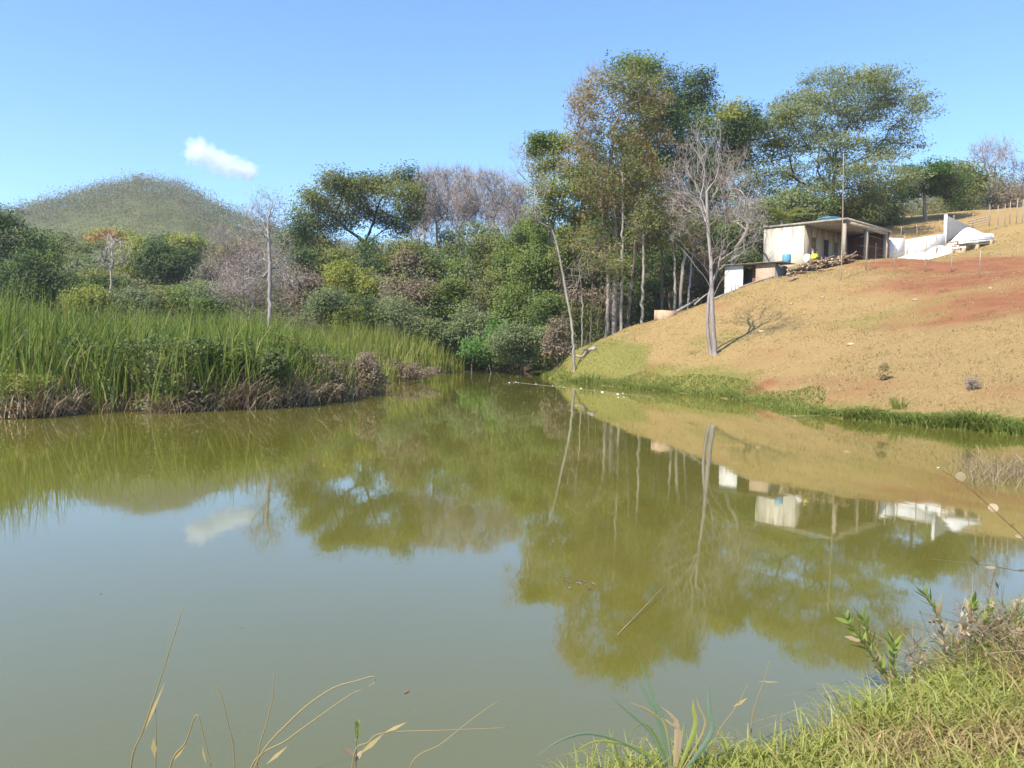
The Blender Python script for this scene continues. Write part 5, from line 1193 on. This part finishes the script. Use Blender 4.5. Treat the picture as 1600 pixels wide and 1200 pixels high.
# glaucous sedge with single long blades
sg = P(1052, 1205, 3.0); sg[2] = Z(sg[0], sg[1]); sr_ = empty('sedge', sg, 'blue-green sedge with long stiff blades at the water edge', 'sedge')
def long_blade(pts, wd, mat, D=3.0, root=sr_, org=sg):
    pw_ = smooth_path([org - (0, 0, .02)] + [P(a, b_, D + (c_[0] if c_ else 0)) for a, b_, *c_ in pts], 14) - org
    n_ = len(pw_); tn = np.gradient(pw_, axis=0); sd = unit(np.cross(tn, _F + np.array([.3, 0, .2]))); hw = wd * .5 * np.clip(np.sin(np.linspace(.55, math.pi, n_)), .02, 1)[:, None]
    V = np.stack([pw_ - sd * hw, pw_ - _F * wd * .2, pw_ + sd * hw], 1).reshape(-1, 3); Q = []
    for k_ in range(n_ - 1): a = 3 * k_; Q += [[a, a + 1, a + 4, a + 3], [a + 1, a + 2, a + 5, a + 4]]
    MB().add(V, Q).build('blade', LM[mat], root, True)
for pts, wd, mt in (([(1035,1140),(1015,1075),(996,1024)], .016, 'glaucous'), ([(1030,1135),(1012,1090),(996,1060)], .014, 'glaucous'), ([(1020,1150),(985,1115),(948,1084)], .014, 'glaucous'), ([(1000,1175),(930,1147),(880,1155),(838,1182)], .013, 'glaucous'),
                    ([(1010,1175),(960,1160),(925,1160),(890,1180)], .012, 'sward'), ([(1040,1140),(1020,1115),(985,1097)], .016, 'straw'), ([(1058,1140),(1050,1120),(1033,1104)], .02, 'tan'), ([(1062,1150),(1045,1130),(1036,1122)], .02, 'tan'),
                    ([(1085,1140),(1084,1110),(1083,1092)], .018, 'sward'), ([(1100,1140),(1092,1105),(1087,1085)], .008, 'straw'), ([(1030,1160),(1005,1130),(980,1150)], .010, 'weed'), ([(1045,1160),(1040,1130),(1028,1100)], .016, 'glaucous'), ([(1110,1150),(1108,1110),(1107,1070)], .02, 'glaucous')):
    long_blade(pts, wd, mt)
stalk('reddish dry seed stalk leaning right above the bank grass', [(1120,1150),(1150,1105),(1168,1070)], .003, 3.3, sheath=[(1145,1105,1168,1090,.006)])
stalk('thin branched dead stem above the bank grass', [(1175,1125),(1182,1095),(1195,1060),(1202,1033)], .003, 3.4, sheath=[(1183,1064,1218,1066,.002)])
stalk('short dry stalk at the very bottom right of centre', [(925,1200),(918,1180),(910,1163)], .003, 2.9)
stalk('small green stem poking from the water beside the bank', [(1285,1110),(1287,1085),(1292,1070)], .003, 3.6, 'sward')

# ------------------------------------------------------------------ haze and cloud
hz, t = new_mat('haze'); v = N(t, 'ShaderNodeVolumePrincipled'); v.inputs['Color'].default_value = (.86, .92, 1.0, 1); v.inputs['Density'].default_value = .00036; v.inputs['Anisotropy'].default_value = .2
o_ = N(t, 'ShaderNodeOutputMaterial'); t.links.new(v.outputs[0], o_.inputs[1])
tag(MB().box((-1010, -210, -30), (1010, 1010, 150)).build('haze', hz), 'thin pale haze in the valley air', kind='stuff')
cm, t = new_mat('cloud'); tc = N(t, 'ShaderNodeTexCoord')
CL = 2600.0; cc_ = P(342, 251, CL); sc_ = CL / FPX
nz = N(t, 'ShaderNodeTexNoise'); nz.inputs['Scale'].default_value = 1 / (13 * sc_); nz.inputs['Detail'].default_value = 5; nz.inputs['Roughness'].default_value = .6; t.links.new(tc.outputs['Object'], nz.inputs['Vector'])
den = None
for ox, oz, rx, rz in ((-32, 13, 26, 24), (-14, 6, 30, 20), (6, -5, 30, 19), (24, -12, 30, 19), (42, -16, 24, 17)):
    mp = N(t, 'ShaderNodeMapping'); mp.vector_type = 'POINT'; mp.inputs['Location'].default_value = (-ox / rx, 0, -oz / rz); mp.inputs['Scale'].default_value = (1 / (rx * sc_), 1 / (20 * sc_), 1 / (rz * sc_)); t.links.new(tc.outputs['Object'], mp.inputs[0])
    ln = N(t, 'ShaderNodeVectorMath', operation='LENGTH'); t.links.new(mp.outputs[0], ln.inputs[0]); d1 = math_n(t, 'SUBTRACT', 1.0, ln.outputs['Value'])
    den = d1 if den is None else math_n(t, 'MAXIMUM', den, d1)
dn = math_n(t, 'ADD', den, math_n(t, 'MULTIPLY', math_n(t, 'SUBTRACT', nz.outputs[0], .53), 1.7))
dn = math_n(t, 'MULTIPLY', math_n(t, 'MULTIPLY', dn, 1.5, clamp=True), .045)
v = N(t, 'ShaderNodeVolumePrincipled'); v.inputs['Color'].default_value = (1, 1, 1, 1); t.links.new(dn, v.inputs['Density']); v.inputs['Anisotropy'].default_value = 0.0
o_ = N(t, 'ShaderNodeOutputMaterial'); t.links.new(v.outputs[0], o_.inputs[1])
tag(MB().box((-72 * sc_, -34 * sc_, -48 * sc_), (72 * sc_, 34 * sc_, 48 * sc_)).build('cloud', cm, loc=cc_), 'single small white cloud over the hill', 'cloud')
print('objects', len(bpy.data.objects), 'tris', sum(len(m_.loops) - 2 * len(m_.polygons) for m_ in bpy.data.meshes))
